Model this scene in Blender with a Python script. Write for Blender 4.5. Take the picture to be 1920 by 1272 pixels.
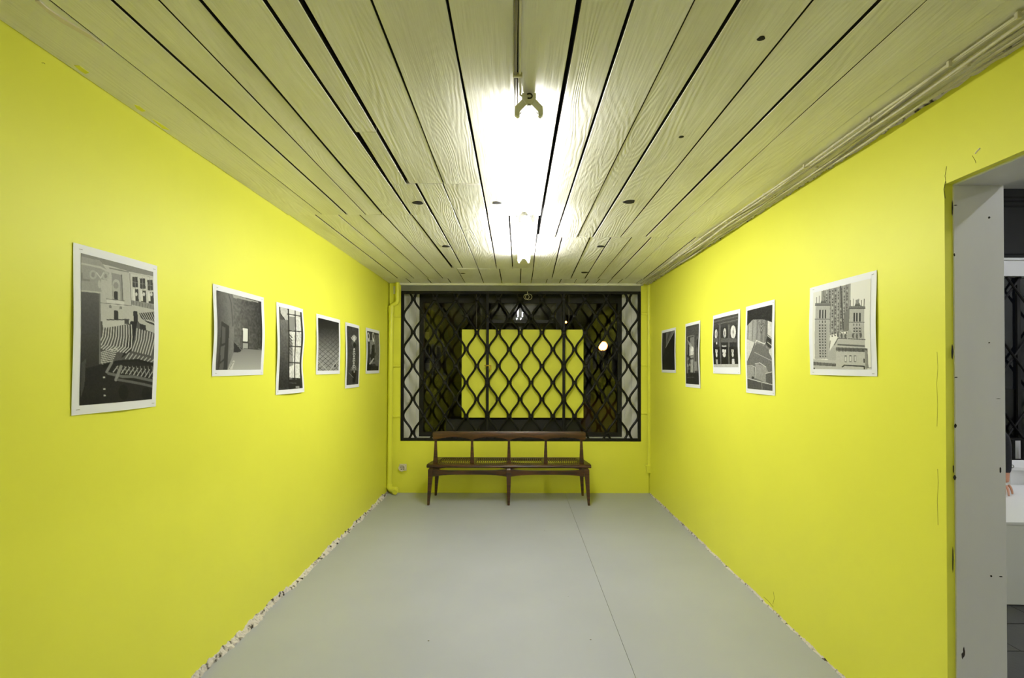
import bpy, bmesh, math, random
import numpy as np
from mathutils import Vector, Matrix

for o in list(bpy.data.objects): bpy.data.objects.remove(o)
scn = bpy.context.scene
col = scn.collection
R = random.Random(7)

# ------------------------------------------------------------------ camera, world, exposure
FPX, CX0, CY0, CZ = 965.0, 968.57, 678.62, 1.53
PITCH, ROLL = 0.01062, 0.00223
cd = bpy.data.cameras.new('camera'); cam = bpy.data.objects.new('camera', cd); col.objects.link(cam)
cd.sensor_width = 36; cd.lens = FPX / 1920 * 36
cd.shift_x = -(CX0 - 960) / 1920; cd.shift_y = (CY0 - 636) / 1920
cd.clip_start = .02; cd.clip_end = 300
CROT = Matrix.Rotation(math.pi / 2 + PITCH, 3, 'X') @ Matrix.Rotation(ROLL, 3, 'Z')
cam.matrix_world = Matrix.Translation((0, 0, CZ)) @ CROT.to_4x4()
scn.camera = cam

w = bpy.data.worlds.new('night'); scn.world = w; w.use_nodes = True
w.node_tree.nodes['Background'].inputs[0].default_value = (.012, .014, .022, 1)
w.node_tree.nodes['Background'].inputs[1].default_value = .12

scn.view_settings.view_transform = 'Standard'; scn.view_settings.look = 'None'
scn.view_settings.gamma = 1; scn.view_settings.use_curve_mapping = False
scn.view_settings.exposure = 0.0
TUBE_POWER = 37.5          # emission of the room's fluorescent tubes
HALL_POWER = 100.0

# room measures (metres): x right, y away from the camera, z up
XL, XR, D = -1.565, 1.618, 6.276
HALL_X0, HALL_X1, HALL_H = XR + .215, 7.6, 3.75
YB = -2.6
def HC(y): return 2.587 - .00515 * y

# ------------------------------------------------------------------ pixel -> place on a known surface
def ray(px, py):
    return CROT @ Vector(((px - CX0) / FPX, -(py - CY0) / FPX, -1))
def onX(px, py, X): d = ray(px, py); t = X / d.x; return Vector((X, d.y * t, CZ + d.z * t))
def onY(px, py, Y): d = ray(px, py); t = Y / d.y; return Vector((d.x * t, Y, CZ + d.z * t))
def onZ(px, py, Z): d = ray(px, py); t = (Z - CZ) / d.z; return Vector((d.x * t, d.y * t, Z))
def onC(px, py):
    z = 2.57
    for i in range(4): p = onZ(px, py, z); z = HC(p.y)
    return p

# ------------------------------------------------------------------ materials
def S(r, g=None, b=None):
    if g is None: g = b = r
    f = lambda c: (c / 12.92 if c <= .04045 else ((c + .055) / 1.055) ** 2.4)
    return (f(r / 255), f(g / 255), f(b / 255), 1)
class NT:
    def __init__(s, name):
        s.m = bpy.data.materials.new(name); s.m.use_nodes = True; s.t = s.m.node_tree
        s.b = s.t.nodes['Principled BSDF']
    def n(s, typ, **k):
        nd = s.t.nodes.new(typ)
        for a, v in k.items():
            if a.startswith('i_'):
                key = a[2:]; key = int(key) if key.isdigit() else key.replace('_', ' ')
                nd.inputs[key].default_value = v
            else: setattr(nd, a, v)
        return nd
    def l(s, a, ao, b, bi): s.t.links.new(a.outputs[ao], b.inputs[bi])
    def coord(s, scale=(1, 1, 1), rnd=False):
        tc = s.n('ShaderNodeTexCoord'); mp = s.n('ShaderNodeMapping'); mp.inputs['Scale'].default_value = scale
        s.l(tc, 'Object', mp, 'Vector')
        if rnd:
            oi = s.n('ShaderNodeObjectInfo'); mu = s.n('ShaderNodeMath', operation='MULTIPLY', i_1=37.0)
            s.l(oi, 'Random', mu, 0); s.l(mu, 0, mp, 'Location')
        return mp
    def bump(s, src, out, strength, dist):
        bp = s.n('ShaderNodeBump', i_Strength=strength, i_Distance=dist); s.l(src, out, bp, 'Height'); s.l(bp, 0, s.b, 'Normal'); return bp
def plain(name, c, rough=.5, metal=0, spec=.5, noise=0, nscale=8, bump=0, bscale=40):
    t = NT(name); t.b.inputs['Base Color'].default_value = c; t.b.inputs['Roughness'].default_value = rough
    t.b.inputs['Metallic'].default_value = metal; t.b.inputs['Specular IOR Level'].default_value = spec
    mp = t.coord()
    if noise:
        nz = t.n('ShaderNodeTexNoise', i_Scale=nscale, i_Detail=5.0); t.l(mp, 0, nz, 'Vector')
        r = t.n('ShaderNodeValToRGB'); e = r.color_ramp.elements
        e[0].position, e[1].position = .3, .7
        e[0].color = tuple(x * (1 - noise) for x in c[:3]) + (1,); e[1].color = tuple(min(1, x * (1 + noise)) for x in c[:3]) + (1,)
        t.l(nz, 0, r, 0); t.l(r, 0, t.b, 'Base Color')
    if bump:
        nb = t.n('ShaderNodeTexNoise', i_Scale=bscale, i_Detail=4.0); t.l(mp, 0, nb, 'Vector'); t.bump(nb, 0, bump, .004)
    return t.m
M = {}
M['yellow'] = plain('yellow_wall_paint', (.865, .87, .088, 1), .5, spec=.4, noise=.025, nscale=1.3, bump=.25, bscale=14)
M['yellow_pipe'] = plain('yellow_gloss_paint', (.865, .87, .088, 1), .35, bump=.1)
M['gap'] = plain('dark_void', S(7, 6, 5), .9, noise=.3)
M['black'] = plain('black_enamel', S(9, 8, 10), .55, spec=.3, noise=.4, nscale=30, bump=.25, bscale=60)
M['black_frame'] = plain('black_steel_frame', S(15, 15, 16), .5, noise=.3)
M['header'] = plain('grey_header_shaded', S(122, 122, 118), .5, noise=.08, bump=.3)  # grey darkened to stand for the shade on the recessed fascia
M['reveal'] = plain('offwhite_reveal_paint', S(240, 239, 236), .5, noise=.05, bump=.2)
M['paper'] = plain('photo_paper', S(238, 240, 253), .55, spec=.3)
M['staple'] = plain('steel_staple', S(150, 150, 150), .35, metal=.8)
M['plastic'] = plain('offwhite_plastic', S(228, 220, 205), .4)
M['dark'] = plain('dark_hole', S(18, 14, 10), .8)
M['enamel'] = plain('white_enamel', S(225, 224, 216), .4)
M['cable'] = plain('white_painted_cable', S(214, 208, 190), .5, noise=.08, nscale=20)
M['greycable'] = plain('grey_cable', S(120, 112, 108), .5)
M['laminate'] = plain('white_laminate', S(235, 235, 238), .35)
M['hallwall'] = plain('hall_white_wall', S(225, 225, 226), .6, bump=.15)
M['skin'] = plain('skin', S(205, 150, 128), .5)
M['cloth'] = plain('navy_cloth', S(24, 25, 34), .85, noise=.2, nscale=60)
M['hair'] = plain('brown_hair', S(52, 38, 28), .6, noise=.3, nscale=40)
M['asphalt'] = plain('asphalt', S(52, 52, 54), .8, noise=.3, nscale=12, bump=.4)
M['bark'] = plain('bark', S(62, 58, 54), .9, noise=.4, nscale=9, bump=.9, bscale=14)
M['board'] = plain('weathered_board', S(100, 86, 66), .8, noise=.25, nscale=6)
M['render'] = plain('facade_render', S(98, 94, 88), .9, noise=.2)
M['slab'] = plain('hall_floor_slab', S(50, 50, 52), .45, noise=.18, nscale=5, bump=.2)
M['latch'] = plain('brass_latch', S(190, 160, 40), .5)

def m_plaster():
    t = NT('broken_plaster'); mp = t.coord((1, 1, 1))
    n1 = t.n('ShaderNodeTexNoise', i_Scale=30.0, i_Detail=6.0); t.l(mp, 0, n1, 'Vector')
    r = t.n('ShaderNodeValToRGB'); e = r.color_ramp.elements
    e[0].position = .34; e[0].color = S(62, 54, 48); e[1].position = .48; e[1].color = S(224, 217, 220)
    t.l(n1, 0, r, 0); t.l(r, 0, t.b, 'Base Color'); t.b.inputs['Roughness'].default_value = .9
    t.bump(n1, 0, .8, .01); return t.m
M['plaster'] = m_plaster()

def m_plank():
    t = NT('painted_plank'); t.b.inputs['Roughness'].default_value = .42
    mp = t.coord((1, .16, 1), True)
    n0 = t.n('ShaderNodeTexNoise', i_Scale=4.2, i_Detail=1.5, i_Distortion=.35); t.l(mp, 0, n0, 'Vector')
    mu = t.n('ShaderNodeMath', operation='MULTIPLY', i_1=150.0); t.l(n0, 0, mu, 0)
    sn = t.n('ShaderNodeMath', operation='SINE'); t.l(mu, 0, sn, 0)
    mp2 = t.coord((1, .05, 1), True)
    n1 = t.n('ShaderNodeTexNoise', i_Scale=110.0, i_Detail=3.0); t.l(mp2, 0, n1, 'Vector')
    ms = t.n('ShaderNodeMath', operation='MULTIPLY', i_1=.42); t.l(sn, 0, ms, 0)
    mk = t.n('ShaderNodeTexNoise', i_Scale=2.3, i_Detail=1.0); t.l(mp, 0, mk, 'Vector')
    mm = t.n('ShaderNodeMath', operation='MULTIPLY'); t.l(ms, 0, mm, 0); t.l(mk, 0, mm, 1)
    ad = t.n('ShaderNodeMath', operation='ADD'); t.l(mm, 0, ad, 0); t.l(n1, 0, ad, 1)
    t.bump(ad, 0, .6, .003)
    mp3 = t.coord((3, .7, 1), True)
    n2 = t.n('ShaderNodeTexNoise', i_Scale=2.0, i_Detail=6.0); t.l(mp3, 0, n2, 'Vector')
    r = t.n('ShaderNodeValToRGB'); e = r.color_ramp.elements
    e[0].position = .3; e[0].color = S(224, 221, 208); e[1].position = .6; e[1].color = S(242, 240, 232)
    t.l(n2, 0, r, 0); t.l(r, 0, t.b, 'Base Color'); return t.m
M['plank'] = m_plank()
M['rawedge'] = plain('raw_dark_board_edge', S(34, 26, 17), .9, noise=.3, nscale=20)

def m_lino():
    t = NT('grey_linoleum'); t.b.inputs['Roughness'].default_value = .4; t.b.inputs['Specular IOR Level'].default_value = .4
    mp = t.coord()
    n1 = t.n('ShaderNodeTexNoise', i_Scale=1.2, i_Detail=4.0); t.l(mp, 0, n1, 'Vector')
    r = t.n('ShaderNodeValToRGB'); e = r.color_ramp.elements
    e[0].position = .3; e[0].color = S(172, 175, 196); e[1].position = .7; e[1].color = S(180, 183, 204)
    t.l(n1, 0, r, 0)
    v = t.n('ShaderNodeTexVoronoi', i_Scale=3.2); v.inputs['Randomness'].default_value = 1; t.l(mp, 0, v, 'Vector')
    c = t.n('ShaderNodeMath', operation='LESS_THAN', i_1=.018); t.l(v, 'Distance', c, 0)
    mx = t.n('ShaderNodeMixRGB'); mx.inputs[2].default_value = S(96, 92, 84)
    t.l(c, 0, mx, 0); t.l(r, 0, mx, 1); t.l(mx, 0, t.b, 'Base Color')
    n2 = t.n('ShaderNodeTexNoise', i_Scale=9.0, i_Detail=3.0); t.l(mp, 0, n2, 'Vector'); t.bump(n2, 0, .08, .004)
    return t.m
M['lino'] = m_lino()

def m_wood():
    t = NT('dark_stained_wood'); t.b.inputs['Roughness'].default_value = .33
    mp = t.coord((1.2, 14, 14))
    n1 = t.n('ShaderNodeTexNoise', i_Scale=4.0, i_Detail=5.0, i_Distortion=.8); t.l(mp, 0, n1, 'Vector')
    r = t.n('ShaderNodeValToRGB'); e = r.color_ramp.elements
    e[0].position = .32; e[0].color = S(32, 18, 8); e[1].position = .68; e[1].color = S(82, 48, 20)
    t.l(n1, 0, r, 0); t.l(r, 0, t.b, 'Base Color'); return t.m
M['wood'] = m_wood()
M['slat'] = plain('cane_slat', S(96, 76, 34), .5, noise=.15, nscale=20)

def m_doorpaint():
    t = NT('grey_door_paint'); t.b.inputs['Roughness'].default_value = .42
    mp = t.coord((1, 1, .35))
    n1 = t.n('ShaderNodeTexNoise', i_Scale=3.0, i_Detail=5.0); t.l(mp, 0, n1, 'Vector')
    r = t.n('ShaderNodeValToRGB'); e = r.color_ramp.elements
    e[0].position = .3; e[0].color = S(222, 221, 222); e[1].position = .7; e[1].color = S(230, 229, 230)
    t.l(n1, 0, r, 0)
    n2 = t.n('ShaderNodeTexNoise', i_Scale=26.0, i_Detail=3.0); t.l(mp, 0, n2, 'Vector')
    c = t.n('ShaderNodeMath', operation='GREATER_THAN', i_1=.735); t.l(n2, 0, c, 0)
    mx = t.n('ShaderNodeMixRGB'); mx.inputs[2].default_value = S(60, 52, 44)
    t.l(c, 0, mx, 0); t.l(r, 0, mx, 1); t.l(mx, 0, t.b, 'Base Color'); t.bump(n1, 0, .2, .004)
    return t.m
M['doorpaint'] = m_doorpaint()

def emit(name, c, s):
    t = NT(name); t.b.inputs['Base Color'].default_value = (.9, .9, .9, 1)
    t.b.inputs['Emission Color'].default_value = c; t.b.inputs['Emission Strength'].default_value = s; return t.m
M['tube'] = emit('lit_fluorescent_tube', (1, .985, .95, 1), TUBE_POWER)
M['bright_tube'] = emit('lit_bright_fluorescent_tube', (1, .985, .95, 1), TUBE_POWER * 3.3)  # same tubes, emission raised to brighten the window end
M['dim_tube'] = emit('lit_dim_fluorescent_tube', (1, .985, .95, 1), TUBE_POWER * .62)  # same tubes, emission lowered to balance the near end
M['halltube'] = emit('lit_hall_tube', (.93, .95, 1, 1), HALL_POWER)
M['sodium'] = emit('sodium_lamp_glass', (1, .36, .06, 1), 30)
M['amber'] = emit('amber_glow_rim', (1, .16, .015, 1), 1.3)  # glowing colour that imitates the orange glare rim of the street lamps
M['crack'] = plain('crack_shadow', S(96, 92, 16), .8)
M['rawwood'] = plain('pale_bare_board', S(232, 222, 214), .6)
def m_glass():
    t = NT('window_glass'); b = t.b
    b.inputs['Transmission Weight'].default_value = 1; b.inputs['Roughness'].default_value = 0
    b.inputs['IOR'].default_value = 1.38; b.inputs['Base Color'].default_value = (.93, .95, .94, 1); return t.m
M['glass'] = m_glass()
def m_print():
    t = NT('black_and_white_print'); a = t.n('ShaderNodeVertexColor'); a.layer_name = 'ink'
    t.l(a, 0, t.b, 'Base Color'); t.b.inputs['Roughness'].default_value = .55; t.b.inputs['Specular IOR Level'].default_value = .15; return t.m
M['print'] = m_print()

# ------------------------------------------------------------------ mesh helpers
class MB:
    def __init__(s): s.v = []; s.f = []
    def box(s, a, b):
        x0, y0, z0 = a; x1, y1, z1 = b; n = len(s.v)
        s.v += [(x0, y0, z0), (x1, y0, z0), (x1, y1, z0), (x0, y1, z0), (x0, y0, z1), (x1, y0, z1), (x1, y1, z1), (x0, y1, z1)]
        s.f += [tuple(n + i for i in q) for q in ((3, 2, 1, 0), (4, 5, 6, 7), (0, 1, 5, 4), (1, 2, 6, 5), (2, 3, 7, 6), (3, 0, 4, 7))]
        return s
    def hexa(s, p):          # eight corners: bottom four, top four
        n = len(s.v); s.v += [tuple(q) for q in p]
        s.f += [tuple(n + i for i in q) for q in ((3, 2, 1, 0), (4, 5, 6, 7), (0, 1, 5, 4), (1, 2, 6, 5), (2, 3, 7, 6), (3, 0, 4, 7))]
        return s
    def loft(s, rings, closed=False):
        n = len(s.v); k = len(rings[0])
        for r in rings: s.v += [tuple(q) for q in r]
        m = len(rings)
        for i in range(m if closed else m - 1):
            for j in range(k):
                a = n + i * k + j; b = n + i * k + (j + 1) % k; c = n + ((i + 1) % m) * k + (j + 1) % k; d = n + ((i + 1) % m) * k + j
                s.f.append((a, b, c, d))
        if not closed:
            s.f.append(tuple(n + j for j in range(k))[::-1]); s.f.append(tuple(n + (m - 1) * k + j for j in range(k)))
        return s
    def tube(s, pts, r, k=8, closed=False):
        pts = [Vector(p) for p in pts]; rings = []; m = len(pts)
        rr = r if isinstance(r, (list, tuple)) else [r] * m
        up = None
        for i, p in enumerate(pts):
            a = pts[(i - 1) % m] if (closed or i > 0) else p; b = pts[(i + 1) % m] if (closed or i < m - 1) else p
            t = (b - a).normalized()
            if up is None:
                up = Vector((0, 0, 1)) if abs(t.z) < .9 else Vector((0, 1, 0))
            u = (up - t * up.dot(t)).normalized(); w_ = t.cross(u); up = u
            rings.append([p + (u * math.cos(2 * math.pi * j / k + math.pi / k) + w_ * math.sin(2 * math.pi * j / k + math.pi / k)) * rr[i] for j in range(k)])
        return s.loft(rings, closed)
    def prism(s, prof, y0, y1):        # profile in x,z extruded along y
        return s.loft([[(x, y0, z) for x, z in prof], [(x, y1, z) for x, z in prof]])
    def lathe(s, prof, c=(0, 0, 0), k=16):
        return s.loft([[(c[0] + r * math.cos(2 * math.pi * j / k), c[1] + r * math.sin(2 * math.pi * j / k), c[2] + z) for j in range(k)] for r, z in prof])
    def mesh(s, name, smooth=False):
        me = bpy.data.meshes.new(name); me.from_pydata(s.v, [], s.f)
        bm = bmesh.new(); bm.from_mesh(me); bmesh.ops.recalc_face_normals(bm, faces=bm.faces); bm.to_mesh(me); bm.free()
        if smooth:
            for p in me.polygons: p.use_smooth = True
            me.set_sharp_from_angle(angle=math.radians(40))
        return me
    def build(s, name, mat, parent=None, smooth=False, bevel=0):
        return link(name, s.mesh(name, smooth), mat, parent, bevel)
def link(name, me, mat=None, parent=None, bevel=0):
    if mat and not me.materials: me.materials.append(M[mat])
    o = bpy.data.objects.new(name, me); col.objects.link(o)
    if parent is not None:
        o.parent = parent; o.matrix_parent_inverse = Matrix.Translation(parent.location).inverted()
    if bevel:
        b = o.modifiers.new('bevel', 'BEVEL'); b.width = bevel; b.segments = 2; b.limit_method = 'ANGLE'
    return o
def tag(o, label, cat, group=None):
    o['label'] = label; o['category'] = cat
    if group: o['group'] = group
    return o
def empty(name, loc, label=None, cat=None, group=None):
    o = bpy.data.objects.new(name, None); o.location = loc; o.empty_display_size = .1; col.objects.link(o)
    if label: tag(o, label, cat, group)
    return o
def struct(o, label=None):
    o['kind'] = 'structure'
    if label: o['label'] = label
    return o

# ------------------------------------------------------------------ room shell
WIN = dict(x0=onY(751, 690, D).x, x1=onY(1202, 690, D).x, z0=onY(970, 828, D).z, z1=onY(970, 546, D).z)
zh = 2.85
struct(MB().box((XL - .2, YB - .2, -.1), (XL, D + .35, zh)).build('wall_left', 'yellow'), 'bright yellow painted wall with six photographs')
# doorway measures
DJ = onX(1773, 700, XR).y          # far jamb
DZ = onX(1773, 345, XR).z
DN = DJ - 1.05
wr = MB().box((XR, DJ, -.1), (HALL_X0, D + .35, zh)).box((XR, YB - .2, -.1), (HALL_X0, DN, zh)).box((XR, DN, DZ), (HALL_X0, DJ, zh))
struct(wr.build('wall_right', 'yellow'), 'bright yellow painted wall with five photographs and a doorway')
slot = .012
wb = MB().box((XL + slot, D, -.1), (WIN['x0'], D + .3, zh)).box((WIN['x1'], D, -.1), (XR - .006, D + .3, zh)) \
    .box((WIN['x0'], D, -.1), (WIN['x1'], D + .3, WIN['z0'])).box((WIN['x0'], D + .04, WIN['z1'] + .02), (WIN['x1'], D + .3, zh))
struct(wb.build('wall_back', 'yellow'), 'yellow end wall around the barred window')
struct(MB().box((XL, D + .3, -.1), (WIN['x0'] - .04, D + .34, zh)).box((WIN['x1'] + .04, D + .3, -.1), (XR, D + .34, zh)).build('trim_1', 'gap'), 'added dark backing that blocks light behind the corner cracks')  # added backing that keeps the corner slots dark
struct(MB().box((XL, YB - .2, -.1), (XR, YB, zh)).build('wall_front', 'yellow'), 'yellow wall opposite the window')

# floor: two sheets of lino on a screed
fl = struct(MB().box((XL, YB, -.1), (XR, D + .3, -.003)).build('floor', 'gap'), 'grey lino floor laid in two sheets')
SEAM = onZ(1130, 1110, 0).x
MB().box((XL, YB, -.003), (SEAM - .0011, D + .02, 0)).build('lino_sheet', 'lino', fl)
MB().box((SEAM + .0011, YB, -.003), (XR, D + .02, .0005)).build('lino_sheet', 'lino', fl)

# ceiling boards, each its own piece
ce = struct(MB().hexa([(XL, YB, HC(YB) + .045), (XR, YB, HC(YB) + .045), (XR, D + .04, HC(D) + .045), (XL, D + .04, HC(D) + .045),
                       (XL, YB, HC(YB) + .09), (XR, YB, HC(YB) + .09), (XR, D + .04, HC(D) + .09), (XL, D + .04, HC(D) + .09)]).build('ceiling', 'gap'),
            'ceiling of off-white painted rough boards')
DX = lambda px, y: 0
def plank(xa0, xa1, xb0, xb1, y0, y1, g0, g1):
    """board from y0 to y1; left/right edge at x a0/a1 (near) and b0/b1 (far); g gaps"""
    n = max(2, int((y1 - y0) / .35)); rings = []; dz = R.uniform(-.0025, .0025); tw = R.uniform(-.002, .002)
    for i in range(n + 1):
        t = i / n; y = y0 + .0015 + (y1 - y0 - .003) * t; z = HC(y) + dz
        a = xa0 + (xb0 - xa0) * t + g0 * 1.25 + R.uniform(-.0012, .0012); b = xa1 + (xb1 - xa1) * t - g1 * 1.25 + R.uniform(-.0012, .0012)
        rings.append([(a, y, z + .0016 + tw), (a + .0016, y, z + tw), (b - .0016, y, z - tw), (b, y, z + .0016 - tw), (b, y, z + .024), (a, y, z + .024)])
    o = MB().loft(rings).build('plank', 'plank', ce); o.data.materials.append(M['rawedge'])
    mi = [0] * len(o.data.polygons)
    for i in range(n):
        for j in (3, 4, 5): mi[i * 6 + j] = 1
    o.data.polygons.foreach_set('material_index', mi); return o
def gp(): return R.choice([.0012, .002, .003, .0042])
def row(lines, y0, y1, skip=()):
    """lines: list of (x_near, x_far, half gap)"""
    for i in range(len(lines) - 1):
        if i in skip: continue
        a, b = lines[i], lines[i + 1]
        plank(a[0], b[0], a[1], b[1], y0, y1, a[2], b[2])
def cxy(px, py): p = onC(px, py); return p.x
YJ1 = onC(700, 403).y; YJ2 = onC(780, 345).y; YJ3 = onC(690, 247).y; YJ4 = onC(1150, 445).y; YJ5 = onC(900, 504).y; YJ6 = onC(1100, 523.5).y
def ln(top, bot, g): return (top, bot, g)
def lx(p0, p1, ya, yb, g):
    """gap line through two pixels on the ceiling, evaluated at ya and yb"""
    a, b = onC(*p0), onC(*p1); f = lambda y: a.x + (b.x - a.x) * (y - a.y) / (b.y - a.y)
    if abs(b.x - a.x) > .03 * max(1, b.y - a.y): m = (a.x + b.x) / 2; return (m, m, g)
    return (f(ya), f(yb), g)
# near left rows
near_l = [(XL + .001, XL + .001, .001), lx((92, 0), (604, 403), YB, YJ1, .002), lx((210, 0), (651, 403), YB, YJ1, .004), lx((298, 0), (686, 403), YB, YJ1, .0022),
          lx((375, 0), (718.5, 403), YB, YJ1, .0055), lx((496, 0), (770, 403), YB, YJ1, .003)]
row(near_l, YB, YJ1)
e5 = near_l[-1][0]; c568 = onC(640, 130).x; c703 = onC(764, 172).x; c840 = onC(880, 225).x; cmid = onC(968, 60).x; c1091 = onC(1066, 160).x
plank(e5, c568, e5, c568, YB, YJ3, .003, .006); plank(e5 + .01, c568 - .004, e5, c568 - .006, YJ3, YJ2, .004, .002)
plank(c568, c703, c568, c703, YB, YJ2, .006, .003)
c567 = onC(796, 375).x; c41 = onC(850, 395).x
plank(e5, c567, e5, c567, YJ2, YJ1, .004, .0045); plank(e5, c567, onC(863, 524).x, onC(867.8, 503.6).x, YJ1, YJ5, .004, .003)
plank(c567, c41, onC(867.8, 503.6).x, onC(896.5, 503.6).x, YJ2, YJ5, .0045, .0025)
plank(c703, c840, c703, c840, YB, YJ2, .003, .004); plank(c41, c840, onC(896.5, 503.6).x, onC(931, 503.6).x, YJ2, YJ5, .0025, .0035)
cm2 = onC(954.5, 403).x; c156 = onC(1012, 403).x; c156b = onC(1001, 500).x
plank(c840, cmid, c840, cmid, YB, YJ1, .004, .0055); plank(cmid, c1091, cmid, c156 + .012, YB, YJ1, .0055, .006)
plank(c840, cm2, onC(931, 503.6).x, cm2 + .01, YJ1, YJ5, .0035, .004); plank(cm2, c156, cm2 + .01, c156b, YJ1, YJ5, .004, .006)
# middle left rows
mid_l = [(XL + .001, XL + .001, .001)] + [lx(a, b, YJ1, YJ6, g) for a, b, g in (((590, 403), (748, 524), .003), ((633.5, 403), (778, 524), .0022), ((674, 403), (805.5, 524), .003),
         ((719, 403), (832, 524), .0035))] + [(e5, onC(863, 524).x, .004)]
row(mid_l, YJ1, YJ6)
# near right rows
near_r = [(c1091, c1091 - .01, .006)] + [lx(a, b, YB, YJ4, g) for a, b, g in (((1187, 0), (1041.5, 445), .0035), ((1302, 0), (1081.7, 445), .0025), ((1385, 0), (1111, 445), .0045),
          ((1525, 0), (1163.6, 445), .0032), ((1650, 0), (1210, 445), .0045), ((1740, 0), (1251, 445), .001), ((1887, 0), (1303.8, 445), .0022))] + [(XR - .001, XR - .001, .001)]
row(near_r[1:], YB, YJ4); a, b = near_r[0], near_r[1]
plank(a[0], b[0], c156 + .012, b[1], YB, YJ4, .006, .0035)
mid_r = [(c156, c156b, .006)] + [lx(a, b, YJ4, YJ6, g) for a, b, g in (((1054, 445), (1034.7, 523), .004), ((1106.6, 445), (1070, 523), .0045), ((1145.7, 445), (1096, 523), .004),
         ((1184.7, 445), (1121, 523), .003), ((1222, 445), (1147, 523), .0035), ((1254.7, 445), (1173, 523), .0015), ((1305, 445), (1206.8, 523), .003))] + [(XR - .001, XR - .001, .001)]
row(mid_r, YJ4, YJ6)
xs = [771, 809, 846, 872.6, 907, 941, 975.6]
last_l = [XL + .001] + [onY(x, 533, D).x for x in xs] + [c156b]
row([(x, x, .0035) for x in last_l[:4]], YJ6, D + .02); row([(x, x, .0035) for x in last_l[3:]], YJ5, D + .02)
last_r = [c156b] + [onY(x, 533, D).x for x in (1023.5, 1048.6, 1076, 1097, 1117, 1138.5, 1158, 1192)] + [XR - .001]
row([(x, x, .003) for x in last_r], YJ6, D + .02)
def knot(px, py, r, mat='dark', stretch=1.0):
    p = onC(px, py); k = 12
    prof = [(r, .004), (r * .96, -.0022), (r * .3, -.003)]
    m = MB().loft([[(p.x + rr * (1 + .18 * math.sin(3 * a + px)) * math.cos(a), p.y + rr * stretch * math.sin(a), p.z - .001 + z) for a in [2 * math.pi * j / k for j in range(k)]] for rr, z in prof])
    return m.build('knot', mat, ce)
for q in ((1180, 378, .038), (784, 380, .035), (931, 380, .03), (1427, 71, .012), (1277, 256, .011), (836, 462, .034), (1126, 462, .034), (1096, 511, .04), (867, 512.5, .032)): knot(*q)

def on_ceiling(name, mat, outline, dz=.0035):
    top = [onC(*q) for q in outline]
    return MB().loft([[(p.x, p.y, p.z + .004) for p in top], [(p.x, p.y, p.z - dz) for p in top]]).build(name, mat, ce)
on_ceiling('paint_smear', 'yellow', [(139, 121), (149, 122), (160, 130), (167, 135), (160, 137), (150, 131)])
on_ceiling('paint_smear', 'yellow', [(252, 195), (262, 199), (273, 207), (266, 208), (256, 202)])
on_ceiling('paint_smear', 'yellow', [(285, 222), (296, 228), (310, 237), (318, 243), (305, 240)])
on_ceiling('bare_strip', 'rawwood', [(66, 0), (74, 0), (88, 13), (112, 30), (142, 48), (170, 64), (196, 86), (178, 76), (150, 60), (118, 42), (92, 24)])
def on_wall(name, mat, pts, wd, side=1):
    X = XR if side > 0 else XL; P_ = [onX(x, y, X) for x, y in pts]
    return MB().tube([(X - side * .0002, p.y, p.z) for p in P_], wd, 5).build(name, mat, bpy.data.objects['wall_right' if side > 0 else 'wall_left'])
on_wall('crack', 'crack', [(1757, 660), (1758.5, 690), (1756.5, 720), (1758, 760), (1757, 800)], .0005)
on_wall('crack', 'crack', [(1758, 880), (1759.5, 905), (1757.5, 940), (1759, 985)], .0006)
on_wall('crack', 'crack', [(1773, 340), (1770, 355), (1772, 372)], .0012)
on_wall('crack', 'crack', [(1775, 312), (1772, 330), (1774, 344)], .0008)
on_wall('paint_chip', 'rawwood', [(1829, 288), (1833, 283), (1838, 278)], .0028)
on_wall('crack', 'crack', [(1823, 292), (1828, 300), (1830, 306)], .0007)
on_wall('crack', 'crack', [(1432, 1120), (1441, 1128), (1450, 1139)], .0012)
on_wall('crack', 'crack', [(1450, 1110), (1452, 1122), (1449, 1134)], .0008)
on_wall('crack', 'crack', [(78, 118), (82, 118), (84, 120)], .0008, -1)

# ------------------------------------------------------------------ broken plaster where wall meets floor, ceiling
def plaster_strip(name, x, sgn, y0, y1, hz, wx, label, seed):
    r = random.Random(seed); n = int((y1 - y0) / .012); rings = []; k = 6
    h = hz; ww = wx
    for i in range(n + 1):
        y = y0 + (y1 - y0) * i / n
        h += r.uniform(-.3, .3) * hz; h = min(max(h, hz * .55), hz * 1.6)
        ww += r.uniform(-.35, .35) * wx; ww = min(max(ww, wx * .4), wx * 1.5)
        ring = [(x - sgn * .004, y, -.002), (x - sgn * .004, y, h), (x + sgn * .0015, y, h + r.uniform(-.004, .004)),
                (x + sgn * ww * r.uniform(.2, .6), y + r.uniform(-.006, .006), h * r.uniform(.45, .8)), (x + sgn * ww * r.uniform(.5, 1), y + r.uniform(-.006, .006), h * r.uniform(.15, .5)),
                (x + sgn * ww * r.uniform(.8, 1.2), y, -.002)]
        rings.append(ring)
    return struct(MB().loft(rings).build(name, 'plaster'), label)
plaster_strip('baseboard_left', XL, 1, YB, D - .02, .026, .022, 'broken white plaster edge along the foot of the yellow wall', 3)
plaster_strip('baseboard_right', XR, -1, DJ + .02, D - .02, .011, .010, 'thin crumbling plaster edge along the foot of the yellow wall', 5)

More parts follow.
